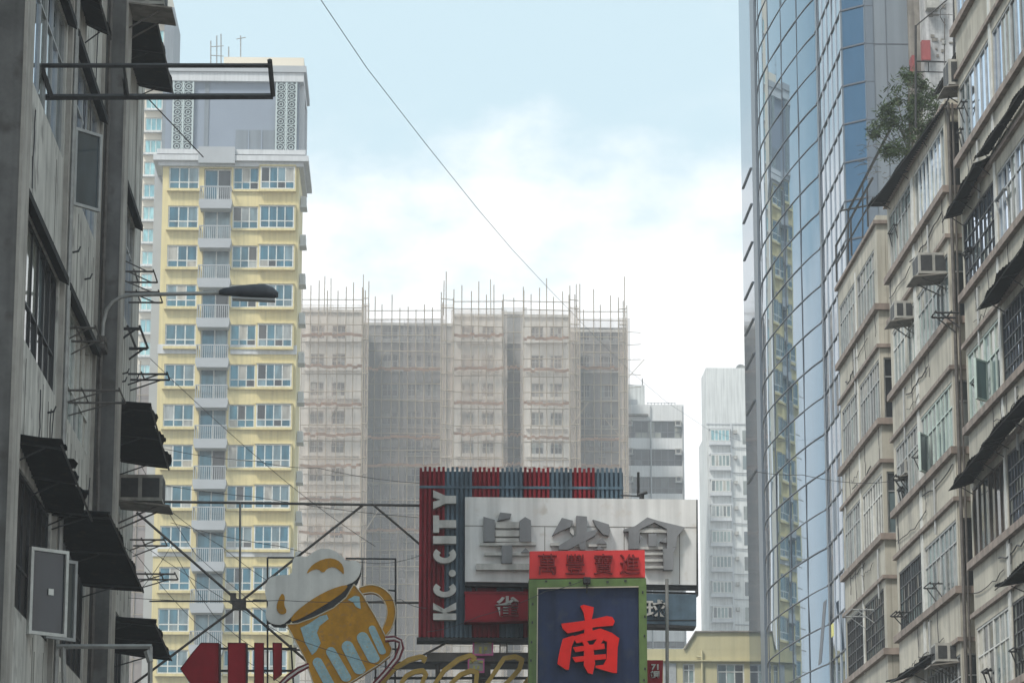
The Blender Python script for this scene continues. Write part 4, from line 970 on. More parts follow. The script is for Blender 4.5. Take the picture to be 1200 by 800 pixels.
YWt = 370.0
wt = thing('apartment_tower', 'slim white tower with stacked bay windows left of the glass tower', 'apartment tower', (34, 378, 0))
def wx(px): return P(px, 600, YWt).x
def wz(py): return P(850, py, YWt).z
b = MB(); b.box(wx(829.5), YWt, .2, wx(900), YWt+6, wz(431)); b.build('wall', M['white_far'], wt)
b = MB(); b.box(wx(829.5)+.02, YWt+6.01, .2, wx(900), YWt+10.5, wz(505)); b.build('side_wing', M['white_far'], wt)
b = MB(); b.box(wx(858)-.12, YWt-.2, 10, wx(858)+.12, YWt, wz(497)); b.build('rib', M['tower_white'], wt)
b = MB(); b.box(wx(829), YWt-.12, wz(497), wx(880), YWt-.0, wz(495.5)); b.build('band', M['tower_white'], wt)
for k in range(9):
    py = 504+29.6*k; z1, z0 = wz(py), wz(py+14)
    b = MB(); b.box(wx(833)-.1, YWt-.75, z0-.45, wx(856)+.1, YWt, z0-.02); b.box(wx(833)-.1, YWt-.75, z1+.02, wx(856)+.1, YWt, z1+.2); b.box(wx(833), YWt-.5, z0-.02, wx(856), YWt-.02, z1+.02); b.build('bay_box', M['tower_white'], wt)
    window(wt, V((wx(833), YWt-.7, z0)), X_, -Y_, wx(856)-wx(833), z1-z0, 5, 1, 'white_frame', 'glass_far' if k == 0 else 'glass_teal', .12, .02, bar=.13)
    b = MB(); b.box(wx(872)-.05, YWt-.04, wz(py+16), wx(877), YWt, wz(py)); b.build('slit_window', M['glass_old'], wt)
    b = MB(); b.box(wx(861), YWt-.5, wz(py+4.5), wx(865), YWt, wz(py+.5)); b.build('wall_unit', M['ac_body'], wt)
    b = MB(); b.tube(V((wx(858), YWt-.15, wz(py+20))), V((wx(876), YWt-.15, wz(py+20.5))), .07, 4); b.build('pipe', M['tower_grey'], wt)
sd = thing('satellite_dish', 'round dish on the roof of the slim white tower', 'dish', V((wx(874), YWt+3, wz(431))))
b = MB(); c = V((wx(874), YWt+3, wz(426))); pts0 = []
for i in range(16):
    a0_, a1_ = 2*math.pi*i/16, 2*math.pi*(i+1)/16
    for (r0, d0, r1, d1) in ((0, .25, .35, .18), (.35, .18, .62, 0)):
        q = [c+V((math.cos(a0_)*r0, d0, math.sin(a0_)*r0)), c+V((math.cos(a1_)*r0, d0, math.sin(a1_)*r0)), c+V((math.cos(a1_)*r1, d1, math.sin(a1_)*r1)), c+V((math.cos(a0_)*r1, d1, math.sin(a0_)*r1))]
        b.face(q); b.face([p_+V((0, .03, 0)) for p_ in q[::-1]])
b.build('bowl', M['galv'], sd); seg(sd, [c+V((0, .2, 0)), V((wx(874), YWt+3.2, wz(431)))], .06, 'stand', 'galv', 5); seg(sd, [c+V((0, .2, 0)), c+V((0, -.3, 0))], .05, 'feed', 'dark_steel', 5)

YH = 150.0
hb = thing('low_building', 'mustard yellow low building at the bottom, below the white tower', 'building', (14, 158, 0))
def hx(px): return P(px, 770, YH).x
def hz_(py): return P(830, py, YH).z
b = MB(); opsl = [(hx(840)-hx(750), hx(872)-hx(750), hz_(806), hz_(777)), (hx(800)-hx(750), hx(814)-hx(750), hz_(801), hz_(777)), (hx(777)-hx(750), hx(792)-hx(750), hz_(815), hz_(777))]
b.wall(V((hx(750), YH, 0)), X_, -Y_, hx(905)-hx(750), .2, hz_(760), opsl, .3); b.box(hx(750), YH+.32, .2, hx(905), YH+12, hz_(760)-.05)
b.prism([V((hx(802), YH-.004, hz_(760))), V((hx(815), YH-.004, hz_(740))), V((hx(905), YH-.004, hz_(739.5))), V((hx(905), YH-.004, hz_(760)))], V((0, 10, 0))); b.build('wall', M['low_yellow'], hb)
b = MB(); b.prism([V((hx(801), YH-.12, hz_(760.3))), V((hx(814.7), YH-.12, hz_(739))), V((hx(905), YH-.12, hz_(738.4))), V((hx(905), YH-.12, hz_(740))), V((hx(815.5), YH-.12, hz_(740.6))), V((hx(803), YH-.12, hz_(760.3)))], V((0, .11, 0))); b.build('coping', M['grime'], hb)
b = MB(); b.box(hx(750), YH-.2, hz_(774.8), hx(905), YH-.001, hz_(773)); b.build('string_course', M['low_yellow'], hb)
for (a, c, p0, p1, cc, sp) in ((840, 872, 777, 806, 3, .7), (800, 814, 777, 801, 2, .72)):
    window(hb, V((hx(a), YH, hz_(p1))), X_, -Y_, hx(c)-hx(a), hz_(p0)-hz_(p1), cc, 1, 'white_frame', 'glass_old', .07, .12, split=sp)
b = MB(); b.box(hx(777), YH-.05, hz_(815), hx(792), YH-.02, hz_(777)); b.build('roller_shutter', M['grey_frame'], hb)
b = MB(); b.path([V((hx(822.5), YH-.1, hz_(762))), V((hx(822.5), YH-.1, hz_(830)))], .06, 6); b.path([V((hx(816), YH-.1, hz_(769))), V((hx(822.5), YH-.1, hz_(770)))], .05, 6); b.build('drainpipe', M['low_yellow'], hb)

# ================================================================ SIGNS
YK = 55.0
def text_mesh(ch, size, offset=0.0, extrude=.02):
    c = bpy.data.curves.new('glyph_source', 'FONT'); c.body = ch; c.size = size; c.extrude = extrude; c.offset = offset
    c.align_x = 'CENTER'; c.align_y = 'CENTER'
    o = bpy.data.objects.new('glyph_source', c); COL.objects.link(o)
    dg = bpy.context.evaluated_depsgraph_get(); me = bpy.data.meshes.new_from_object(o.evaluated_get(dg))
    bpy.data.objects.remove(o); bpy.data.curves.remove(c); return me
def glyph(ch, centre, size, m, parent, sxz=(1, 1), name='character', offset=0.0, extrude=.02, rot=0.0):
    me = text_mesh(ch, size, offset, extrude); cr_, sr = math.cos(rot), math.sin(rot)
    xs = [v.co.x for v in me.vertices]; ys = [v.co.y for v in me.vertices]; mx, my = (min(xs)+max(xs))/2, (min(ys)+max(ys))/2
    for v in me.vertices:
        x, y, z = (v.co.x-mx)*sxz[0], (v.co.y-my)*sxz[1], v.co.z; v.co = (x*cr_-y*sr, -z, x*sr+y*cr_)
    me.materials.clear(); me.materials.append(M[m]); me.name = name
    for p in me.polygons: p.material_index = 0
    return instance(me, name, parent, centre)
# --- KC.CITY ribbed sign
kc = thing('kc_city_sign', 'large ribbed crimson and slate sign reading KC.CITY up its left side', 'sign', P(600, 748, YK))
kx0, kx1 = P(491, 650, YK).x, P(731, 650, YK).x; kz0, kz1 = P(600, 747, YK).z, P(600, 549, YK).z
b = MB(); b.box(kx0, YK+.06, kz0+.05, kx1, YK+.55, kz1-.1); b.build('backing', M['dark_steel'], kc)
edges = [490, 520, 551, 582, 613, 642, 670, 697, 732]; zmid = P(600, 588, YK).z; zlow = P(600, 712, YK).z
red, blu = MB(), MB(); pitch = 5.25/3622*YK*1.03; n = int((kx1-kx0)/pitch)
for i in range(n+1):
    x = kx0+pitch*i
    px = 491+(x-kx0)/(kx1-kx0)*240
    k = sum(1 for e in edges if px >= e)-1
    (red if k % 2 == 0 else blu).box(x, YK-.05, zmid if k > 1 else kz0, x+pitch*.55, YK+.062, kz1+(.02 if i % 3 else .0))
    if k > 1: (red if k % 2 == 0 else blu).box(x, YK-.05, kz0, x+pitch*.55, YK+.062, zlow)
for i in range(len(edges)-1):
    xa, xb = kx0+(edges[i]-491)/240*(kx1-kx0), kx0+(edges[i+1]-491)/240*(kx1-kx0)
    (red if i % 2 == 0 else blu).box(max(xa, kx0), YK+.03, kz0+.02, min(xb, kx1)-.001, YK+.058, kz1-.05)
red.build('crimson_ribs', M['kc_red'], kc); blu.build('slate_ribs', M['kc_blue'], kc)
b = MB(); b.box(kx0-.03, YK-.06, kz0-.06, kx1, YK+.5, kz0-.002); b.build('bottom_edge', M['dark_steel'], kc)
b = MB(); b.box(kx0, YK-.065, P(600, 573, YK).z, kx1, YK-.052, P(600, 570, YK).z); b.build('tie_strip', M['kc_blue'], kc)
# letters, drawn as strokes in (along text = up, across = left) coordinates
def kpt(u, v): return P(534.5-v*27.0, 727-u, YK-.06)       # u: photo pixels upwards from the bottom, v: 0 baseline(right)..1 top(left)
def letter(polys, name='letter'):
    b = MB()
    for i, pl in enumerate(polys): b.prism([kpt(u, v)+V((0, -.004*i, 0)) for u, v in pl], V((0, -.14, 0)))
    return b.build(name, M['letter_white'], kc)
def arcpoly(uc, ru, a0, a1, t, n=14):
    o = [(uc+math.cos(a0+(a1-a0)*i/n)*ru, .5+math.sin(a0+(a1-a0)*i/n)*.5) for i in range(n+1)]
    q = [(uc+math.cos(a1+(a0-a1)*i/n)*(ru-t), .5+math.sin(a1+(a0-a1)*i/n)*(.5-.27)) for i in range(n+1)]
    return o+q
letter([[(0, 0), (7.5, 0), (7.5, 1), (0, 1)], [(7.5, .36), (12, 1), (20, 1), (12.5, .52), (7.5, .56)], [(9, .66), (13, .5), (20.5, 0), (12, 0), (8.5, .42)]])
letter([arcpoly(36, 9.5, math.radians(48), math.radians(312), 6.2)])
letter([[(54.5+4.2*math.cos(a), .17+.155*math.sin(a)) for a in [i*math.pi/5 for i in range(10)]]], 'letter_dot')
letter([arcpoly(76, 10, math.radians(48), math.radians(312), 6.4)])
letter([[(89, 0), (98, 0), (98, 1), (89, 1)]])
letter([[(102, .74), (122, .74), (122, 1), (102, 1)], [(107.5, 0), (116.5, 0), (116.5, .74), (107.5, .74)]])
letter([[(136, 0), (145, 0), (145, .46), (151.5, 1), (143, 1), (140.5, .7), (138, 1), (129.5, 1), (136, .46)]])

# --- white mahjong club board
mb_ = thing('mahjong_sign', 'big stained white signboard with grey relief characters', 'sign', P(680, 685, YK-.45)); YM = YK-.3
b = MB(); b.prism([P(545, 582, YM), P(816, 585, YM), P(816, 685, YM), P(545, 681, YM)], V((0, .22, 0))); b.build('panel', M['sign_white'], mb_)
b = MB(); b.prism([P(545, 615.3, YM-.004), P(816, 617.3, YM-.004), P(816, 618.2, YM-.004), P(545, 616.2, YM-.004)], V((0, .003, 0)))
for px in (638, 731, 796): b.prism([P(px, 617, YM-.003), P(px+.8, 617, YM-.003), P(px+.8, 684, YM-.003), P(px, 684, YM-.003)], V((0, .002, 0)))
b.build('panel_joint', M['grime'], mb_)
b = MB(); b.prism([P(545, 681, YM+.05), P(818, 685.5, YM+.05), P(818, 690, YM+.05), P(545, 686, YM+.05)], V((0, .2, 0)))
b.prism([P(815.6, 585, YM+.02), P(817.6, 585, YM+.02), P(818.5, 697, YM+.02), P(816, 697, YM+.02)], V((0, .25, 0))); b.build('steel_edge', M['dark_steel'], mb_)
def cp(u, v, y): return P(540+u/4.138, 570+v/4.138, y)
def R4(x0, y0, x1, y1): return [(x0, y0), (x1, y0), (x1, y1), (x0, y1)]
chars = [
 ([[(110, 145), (165, 160), (165, 265), (110, 265)], [(190, 124), (246, 130), (240, 150), (178, 164)], [(285, 165), (312, 146), (340, 162), (342, 266), (285, 266)], R4(198, 284, 250, 370), [(292, 318), (315, 296), (336, 318)]],
  [R4(168, 170, 284, 200), R4(168, 211, 284, 240), R4(168, 249, 284, 266), [(92, 272), (365, 266), (365, 283), (92, 284)], R4(115, 318, 198, 332), R4(250, 320, 334, 332), R4(76, 372, 336, 402)]),
 ([[(443, 236), (490, 150), (545, 164), (530, 195), (480, 215)], [(560, 140), (612, 144), (612, 236), (604, 304), (580, 304), (560, 245)], [(640, 158), (718, 182), (726, 214), (718, 236), (690, 230), (660, 195)], [(475, 304), (475, 285), (545, 243), (600, 222), (664, 206), (650, 236), (600, 264), (520, 304)], [(658, 276), (684, 248), (708, 276)], [(650, 304), (672, 288), (694, 304)]],
  [[(434, 272), (480, 268), (480, 284), (434, 285)], R4(535, 272, 576, 290), [(530, 196), (548, 210), (548, 236), (530, 222)], R4(620, 278, 708, 290)]),
 ([[(814, 300), (814, 216), (790, 216), (790, 206), (845, 190), (905, 148), (962, 166), (1088, 196), (1050, 240), (1044, 290), (1000, 300), (1000, 205), (940, 172), (868, 206), (864, 300)], [(910, 226), (950, 226), (950, 288), (910, 288)], [(868, 228), (880, 245), (868, 270)], [(998, 240), (965, 265), (998, 272)], [(980, 300), (1046, 292), (1032, 320), (1030, 402), (984, 402)]],
  [R4(850, 206, 1008, 222), R4(864, 290, 980, 303), R4(888, 318, 980, 330), R4(888, 350, 980, 362), R4(888, 383, 984, 395)])]
for g, w in chars:
    b = MB()
    for i, pl in enumerate(g): b.prism([cp(u, v, YM-.16-.003*i) for u, v in pl], V((0, .15, 0)))
    c_ = b.build('character', M['letter_grey'], mb_)
    b = MB()
    for i, pl in enumerate(w): b.prism([cp(u, v, YM-.125-.002*i) for u, v in pl], V((0, .115, 0)))
    b.build('peeled_stroke', M['letter_white'], c_)

# --- small red sign box and slate sign box
rs = thing('red_sign_box', 'small deep red sign box with one white character under the white signboard', 'sign', P(590, 726, YK-.35))
b = MB(); b.prism([P(545, 694, YK-.42), P(628, 694, YK-.42), P(628, 726, YK-.42), P(545, 728, YK-.42)], V((0, .3, 0))); b.build('box', M['small_red'], rs)
b = MB(); b.prism([P(544, 692.5, YK-.44), P(628, 692.5, YK-.44), P(628, 695, YK-.44), P(544, 695, YK-.44)], V((0, .34, 0))); b.prism([P(544, 726, YK-.44), P(628, 724.8, YK-.44), P(628, 726.8, YK-.44), P(544, 728.6, YK-.44)], V((0, .34, 0))); b.build('rim', M['kc_red'], rs)
glyph('雀', P(594, 710, YK-.46), .46, 'letter_white', rs, (.95, .82), offset=.011, extrude=.03)
bs = thing('slate_sign_box', 'slate blue sign box with white characters at the right end of the gantry', 'sign', P(790, 735, YK-.35))
b = MB(); b.prism([P(740, 695, YK-.42), P(816, 696, YK-.42), P(816, 733, YK-.42), P(740, 729, YK-.42)], V((0, .35, 0))); b.build('box', M['kc_blue'], bs)
b = MB(); b.prism([P(740, 730, YK-.45), P(816, 733, YK-.45), P(815, 735.5, YK-.45), P(740, 734, YK-.45)], V((0, .4, 0))); b.prism([P(740, 726, YK-.43), P(816, 725.6, YK-.43), P(816, 726.6, YK-.43), P(740, 727, YK-.43)], V((0, .005, 0))); b.build('rim', M['dark_steel'], bs)
b = MB(); b.prism([P(752, 703, YK-.435), P(781, 703, YK-.435), P(781, 723, YK-.435), P(752, 723, YK-.435)], V((0, .01, 0))); b.build('plate', M['letter_white'], bs) if False else None
glyph('球', P(768.5, 713, YK-.46), .40, 'letter_white', bs, (.9, .85), offset=.008, extrude=.03)

# --- scarlet banner and navy 南 sign
YN = YK-1.6
rb_ = thing('red_banner_sign', 'scarlet signboard of four dark red characters on top of the navy sign', 'sign', P(688, 677, YN))
b = MB(); b.prism([P(621, 645.5, YN), P(755.5, 644, YN), P(756, 676, YN), P(620.5, 677.5, YN)], V((0, .2, 0))); b.build('panel', M['banner_red'], rb_)
for ch, px in zip('萬豐寶進', (641.5, 674, 707, 738)):
    glyph(ch, P(px, 660.5, YN-.04), .40, 'banner_char', rb_, (.95, .98), offset=-.002, extrude=.035)
nn = thing('navy_sign', 'navy blue sign in a leaf green border with one bright red character', 'sign', P(688, 850, YN))
b = MB(); b.prism([P(628, 686, YN+.05), P(752, 685, YN+.05), P(754, 860, YN+.05), P(626, 860, YN+.05)], V((0, .3, 0))); b.build('panel', M['navy'], nn)
b = MB(); b.prism([P(620, 678.5, YN-.05), P(757, 677, YN-.05), P(757.5, 686, YN-.05), P(620, 688, YN-.05)], V((0, .45, 0)))
b.prism([P(620, 688.1, YN-.05), P(629.5, 688, YN-.05), P(628, 862, YN-.05), P(619.5, 862, YN-.05)], V((0, .45, 0)))
b.prism([P(748.5, 686.2, YN-.05), P(757.5, 686.1, YN-.05), P(759.5, 862, YN-.05), P(750, 862, YN-.05)], V((0, .45, 0))); bd = b.build('border', M['green_frame_sign'], nn)
b = MB(); b.prism([P(629.6, 688.2, YN-.055), P(748.5, 686.3, YN-.055), P(748.5, 687.5, YN-.055), P(629.6, 689.4, YN-.055)], V((0, .03, 0))); b.prism([P(629.6, 688.2, YN-.06), P(630.6, 688.2, YN-.06), P(629.4, 862, YN-.06), P(628.3, 862, YN-.06)], V((0, .03, 0))); b.build('inner_bead', M['pale_line'], bd)
b = MB(); rr = random.Random(2)
for k in range(6):
    for px in (622.5, 755): c = P(px+rr.uniform(-2, 2), 700+k*25+rr.uniform(-8, 8), YN-.07); b.box(c.x-.012, c.y, c.z-.02, c.x+.012, c.y+.03, c.z+.02)
for px in (640, 668, 688, 712, 733): c = P(px, 680+rr.uniform(-1, 3), YN-.07); b.box(c.x-.02, c.y, c.z-.015, c.x+.02, c.y+.03, c.z+.015)
b.build('neon_clip', M['dark_steel'], bd)
def np_(u, v, y): return P(610+u/4.85, 635+v/4.85, y)
nan = [[(340, 362), (358, 354), (416, 368), (414, 395), (404, 440), (412, 520), (362, 520), (366, 440), (358, 398)],
       [(232, 462), (262, 458), (350, 447), (430, 432), (490, 418), (522, 424), (536, 448), (526, 472), (450, 478), (380, 488), (340, 502), (268, 516), (240, 490)],
       [(240, 548), (300, 528), (312, 542), (292, 590), (284, 650), (275, 722), (258, 722), (210, 690), (214, 660), (226, 600)],
       [(298, 534), (380, 510), (452, 488), (520, 514), (562, 545), (552, 600), (548, 742), (522, 740), (428, 712), (428, 700), (470, 695), (490, 660), (492, 565), (450, 545), (380, 560), (318, 572)],
       [(330, 530), (356, 522), (396, 590), (376, 610)], [(400, 600), (442, 536), (470, 556), (430, 612)],
       [(298, 596), (390, 582), (476, 574), (480, 604), (400, 612), (312, 622)], [(294, 652), (380, 642), (486, 634), (488, 662), (400, 670), (312, 680)],
       [(362, 590), (414, 586), (424, 690), (410, 748), (384, 742), (360, 700)]]
b = MB()
for i, pl in enumerate(nan): b.prism([np_(u, v, YN-.16-.004*i) for u, v in pl], V((0, .05, 0)))
g_ = b.build('character', M['glyph_red'], nn)
b = MB()
for i, pl in enumerate(nan): b.prism([np_(u, v, YN-.105-.002*i) for u, v in pl], V((0, .15, 0)))
b.build('character_side', M['glyph_side'], g_)
b = MB(); c = P(688, 679, YN-.25); b.box(c.x-.06, c.y, c.z-.05, c.x+.06, c.y+.2, c.z+.05); b.tube(c, c+V((0, .1, -.22)), .012, 4); b.build('cable_clamp', M['dark_steel'], bd)

# --- beer mug sign
YB_ = YK-.9
bm = thing('beer_mug_sign', 'tilted amber beer mug sign with white foam head', 'sign', P(395, 800, YB_))
def bp_(u, v, y=YB_): return P(300+u/4.85, 635+v/4.85, y)
def smooth_poly(pts, it=2):
    for _ in range(it):
        o = []
        for i in range(len(pts)):
            a, c = pts[i], pts[(i+1) % len(pts)]; o += [(a[0]*.75+c[0]*.25, a[1]*.75+c[1]*.25), (a[0]*.25+c[0]*.75, a[1]*.25+c[1]*.75)]
        pts = o
    return pts
def plate(pts, y, dep, m, name, parent, sm=2):
    b = MB(); b.prism([bp_(u, v, y) for u, v in (smooth_poly(pts, sm) if sm else pts)], V((0, dep, 0))); return b.build(name, M[m], parent)
foam = [(50, 265), (62, 220), (85, 195), (140, 185), (205, 185), (205, 130), (212, 88), (240, 78), (300, 82), (322, 55), (380, 32), (445, 45), (492, 82), (515, 108), (560, 100), (600, 125), (592, 180), (562, 222), (510, 245), (440, 262), (340, 312), (240, 385), (195, 432), (150, 470), (95, 466), (60, 440), (52, 400), (72, 345), (55, 310)]
fo = plate(foam, YB_, .18, 'foam', 'foam_head', bm, 1)
plate([(285, 182), (305, 142), (350, 108), (410, 88), (462, 98), (497, 132), (501, 188), (478, 160), (440, 138), (405, 148), (382, 176), (352, 150), (318, 158)], YB_-.014, .013, 'amber', 'foam_mark', fo, 1)
plate([(150, 286), (166, 312), (158, 352), (178, 396), (150, 412), (122, 396), (116, 362), (130, 318)], YB_-.014, .013, 'amber', 'foam_mark', fo, 1)
plate([(60, 440), (100, 468), (150, 472), (200, 432), (240, 388), (560, 222), (600, 130), (598, 180), (575, 235), (560, 250), (230, 420), (160, 482), (100, 478)], YB_+.05, .12, 'dark_steel', 'foam_edge', fo, 0)
plate([(196, 436), (225, 395), (300, 335), (390, 282), (470, 250), (528, 240), (500, 280), (430, 330), (340, 385), (250, 435), (205, 450)], YB_-.05, .2, 'amber', 'rim', bm, 1)
plate([(205, 455), (300, 400), (420, 330), (530, 240), (560, 240), (500, 330), (400, 395), (300, 445), (220, 470)], YB_-.02, .18, 'dark_steel', 'rim_dark_gap', bm, 0)  # dark plate filling the black gap under the rim
body = [(173, 466), (238, 460), (330, 426), (440, 372), (512, 312), (556, 238), (604, 296), (684, 432), (772, 602), (762, 642), (700, 692), (560, 782), (470, 832), (390, 875), (345, 860), (280, 664)]
bo = plate(body, YB_-.12, .3, 'amber', 'body', bm, 0)
hand_o = [(585, 258), (650, 236), (725, 258), (780, 315), (798, 400), (775, 485), (738, 530)]; hand_i = [(714, 496), (742, 432), (746, 370), (716, 312), (668, 282), (606, 292)]
def chaik(p):
    for _ in range(2):
        o = [p[0]]
        for i in range(len(p)-1): a, c = p[i], p[i+1]; o += [(a[0]*.75+c[0]*.25, a[1]*.75+c[1]*.25), (a[0]*.25+c[0]*.75, a[1]*.25+c[1]*.75)]
        p = o+[p[-1]]
    return p
hand_o, hand_i = chaik(hand_o), chaik(hand_i)
plate(hand_o+hand_i, YB_-.08, .22, 'amber', 'handle', bm, 0)
blue = [[(252, 486), (300, 462), (362, 420), (402, 410), (412, 434), (362, 474), (346, 512), (368, 572), (342, 618), (318, 640), (280, 572)], [(522, 326), (560, 303), (588, 308), (596, 378), (568, 366), (552, 340)]]
for (x0, y0, x1, y1, r) in ((350, 682, 430, 830, 28), (426, 622, 512, 768, 28), (520, 592, 588, 722, 33), (606, 542, 668, 658, 33), (660, 492, 718, 620, 20)):
    a = math.atan2(y1-y0, x1-x0); pl = []
    for i in range(9): w = a+math.pi/2+math.pi*i/8; pl.append((x0+math.cos(w)*r, y0+math.sin(w)*r))
    for i in range(9): w = a-math.pi/2+math.pi*i/8; pl.append((x1+math.cos(w)*r*1.05, y1+math.sin(w)*r*.8))
    blue.append(pl)
for pl in blue: plate(pl, YB_-.135, .014, 'pale_blue', 'glass_panel', bo, 0)
b = MB(); b.path([bp_(u, v, YB_-.15) for u, v in body[:6]], .010, 4); b.path([bp_(u, v, YB_-.15) for u, v in body[5:10]], .010, 4); b.path([bp_(u, v, YB_-.15) for u, v in body[9:14]], .010, 4); b.path([bp_(u, v, YB_-.15) for u, v in body[13:]+body[:1]], .010, 4); b.build('neon_outline', M['pale_line'], bo)
b = MB(); b.path([bp_(u, v, YB_-.11) for u, v in hand_o], .010, 4); b.path([bp_(u, v, YB_-.11) for u, v in hand_i], .010, 4); b.build('neon_outline', M['pale_line'], bm)
# neon ring round the mug's foot
nr = thing('neon_ring', 'dark red and white neon tubes looping under the beer mug', 'neon tubes', P(400, 800, YB_))
for off, m_ in ((0, 'tube_red'), (14, 'tube_white'), (28, 'tube_red')):
    b = MB(); b.path([bp_(u, v, YB_-.3) for u, v in ((300, 690+off*.6), (240, 712+off), (180, 755+off), (120, 815+off), (60, 900+off))], .022, 6); b.build('tube', M[m_], nr)
    b = MB(); b.path([bp_(u, v, YB_-.3) for u, v in ((735, 540+off*.8), (785, 535+off*.8), (825-off*.3, 555+off*.5), (838-off, 600), (815-off, 660), (750-off, 740), (650-off, 850))], .022, 6); b.build('tube', M[m_], nr)

# --- crimson arrow sign
ar = thing('arrow_sign', 'crimson arrow sign with striped tail left of the beer mug', 'sign', P(270, 800, YB_))
def ap(u, v, y): return P(200+u/8, 740+v/8, y)
for nm, pl in (('arrow_head', [(92, 345), (205, 195), (285, 102), (452, 102), (452, 600), (285, 600), (200, 500)]), ('tail_bar', R4(538, 102, 706, 600)), ('tail_bar', R4(786, 102, 872, 600)), ('tail_bar', [(958, 102), (1042, 102), (1040, 395), (965, 452)])):
    b = MB(); b.prism([ap(u, v, YB_) for u, v in pl], V((0, .12, 0))); pn_ = b.build(nm, M['arrow_red'], ar); b = MB(); q = [ap(u, v, YB_-.012) for u, v in pl]; b.path(q+[q[0]], .008, 4); b.build('edge_trim', M['tube_red'], pn_)
for v in (145, 352):
    b = MB(); b.prism([ap(440, v, YB_+.15), ap(1180, v, YB_+.15), ap(1180, v+18, YB_+.15), ap(440, v+18, YB_+.15)], V((0, .06, 0))); b.build('rail', M['dark_steel'], ar)
b = MB()
for u in (455, 708): b.prism([ap(u, 110, YB_+.02), ap(u+14, 110, YB_+.02), ap(u+14, 600, YB_+.02), ap(u, 600, YB_+.02)], V((0, .1, 0)))
b.build('side_return', M['dark_steel'], ar)

# --- golden script lettering
gs = thing('golden_script_sign', 'tarnished gold script lettering along the bottom beside the navy sign', 'sign', P(530, 800, YB_))
def gp(u, v, y): return P(420+u/5.45, 740+v/5.45, y)
strokes = [[(70, 440), (150, 327), (230, 232), (320, 178), (395, 156), (428, 166), (412, 192)], [(250, 400), (275, 322), (305, 280), (360, 252), (412, 246), (432, 268), (404, 330), (350, 420)],
           [(420, 440), (490, 327), (550, 242), (640, 174), (716, 148), (744, 164), (722, 186)], [(560, 420), (592, 327), (650, 272), (716, 246), (758, 254), (752, 320), (700, 420)],
           [(740, 430), (822, 327), (880, 242), (930, 168), (1000, 156), (1046, 176), (1030, 232), (990, 280), (940, 330), (860, 430)], [(1010, 430), (1060, 340), (1095, 286)]]
for s_ in strokes:
    b = MB(); pts = [gp(u, v, YB_+.1) for u, v in s_]
    q = []
    for i in range(len(pts)-1):
        for k in range(3): q.append(pts[i].lerp(pts[i+1], k/3))
    q.append(pts[-1])
    L_, R2 = [], []
    for i, p in enumerate(q):
        t = (q[min(i+1, len(q)-1)]-q[max(0, i-1)]).normalized(); n_ = V((-t.z, 0, t.x)); w = .046*(1-.35*abs(2*i/len(q)-1))
        L_.append(p+n_*w); R2.append(p-n_*w)
    for i in range(len(q)-1):
        b.face([L_[i], L_[i+1], R2[i+1], R2[i]]); d = V((0, .12, 0)); b.face([L_[i], L_[i]+d, L_[i+1]+d, L_[i+1]]); b.face([R2[i+1], R2[i+1]+d, R2[i]+d, R2[i]]); b.face([L_[i]+d, R2[i]+d, R2[i+1]+d, L_[i+1]+d])
    b.build('letter_stroke', M['gold'], gs)
for v in (285, 350):
    b = MB(); b.prism([gp(100, v, YB_+.25), gp(1100, v, YB_+.25), gp(1100, v+16, YB_+.25), gp(100, v+16, YB_+.25)], V((0, .06, 0))); b.build('rail', M['dark_steel'], gs)

# --- pink and yellow character reflections built as solid plates, dark red sign, platform
for (px, py, s_, lab) in ((566, 757, .30, 'pink edged yellow character reflection, built solid below the ribbed sign'), (558, 779, .24, 'smaller pink edged yellow character reflection, built solid under the platform, above the gold script')):
    t = thing('character_reflection', lab, 'sign', P(px, py, YK+.3), 'pink edged yellow character reflections'); c = P(px, py, YK+.2)
    b = MB(); k = s_*.62; b.box(c.x-k, c.y+.02, c.z-k*.85, c.x+k, c.y+.08, c.z+k*.85); b.build('plate', M['pink'], t)
    b = MB(); k2 = k*.82; b.box(c.x-k2, c.y+.01, c.z-k2*.82, c.x+k2, c.y+.022, c.z+k2*.82); b.build('face', M['letter_white'], t)
    glyph('市', c, s_, 'lemon', t, (1, .9), offset=.012, extrude=.01)
    seg(t, [c+V((0, .05, k*.8)), c+V((0, .05, .35))], .01, 'hanger')
ds = thing('dark_red_sign', 'small dark red sign with white figures beside the navy sign', 'sign', P(768, 800, YK-.6))
b = MB(); b.prism([P(758, 773, YK-.6), P(777, 773, YK-.6), P(776, 830, YK-.6), P(758, 830, YK-.6)], V((0, .12, 0))); b.build('panel', M['small_red'], ds)
glyph('71', P(767.5, 781, YK-.63), .13, 'letter_white', ds, (1.2, 1), offset=.004); glyph('鋼', P(767.5, 789.5, YK-.63), .13, 'letter_white', ds, (1.3, 1), offset=.002)
pf = thing('sign_platform', 'grimy concrete maintenance platform below the ribbed sign', 'platform', P(560, 775, YK+.8))
b = MB(); b.prism([P(500, 764, YK+.5), P(622, 764, YK+.5), P(622, 774.5, YK+.5), P(500, 774.5, YK+.5)], V((0, 1.0, 0))); b.build('deck', M['concrete'], pf)
b = MB(); b.prism([P(462, 774.5, YK+.45), P(622, 774.5, YK+.45), P(622, 777, YK+.45), P(462, 777, YK+.45)], V((0, .9, 0))); b.build('edge_beam', M['dark_steel'], pf)
for px in (560, 568, 513): seg(pf, [P(px, 777, YK+.6), P(px, 840, YK+.6)], .05 if px < 550 else .12, 'support', 'rust_steel', 6)

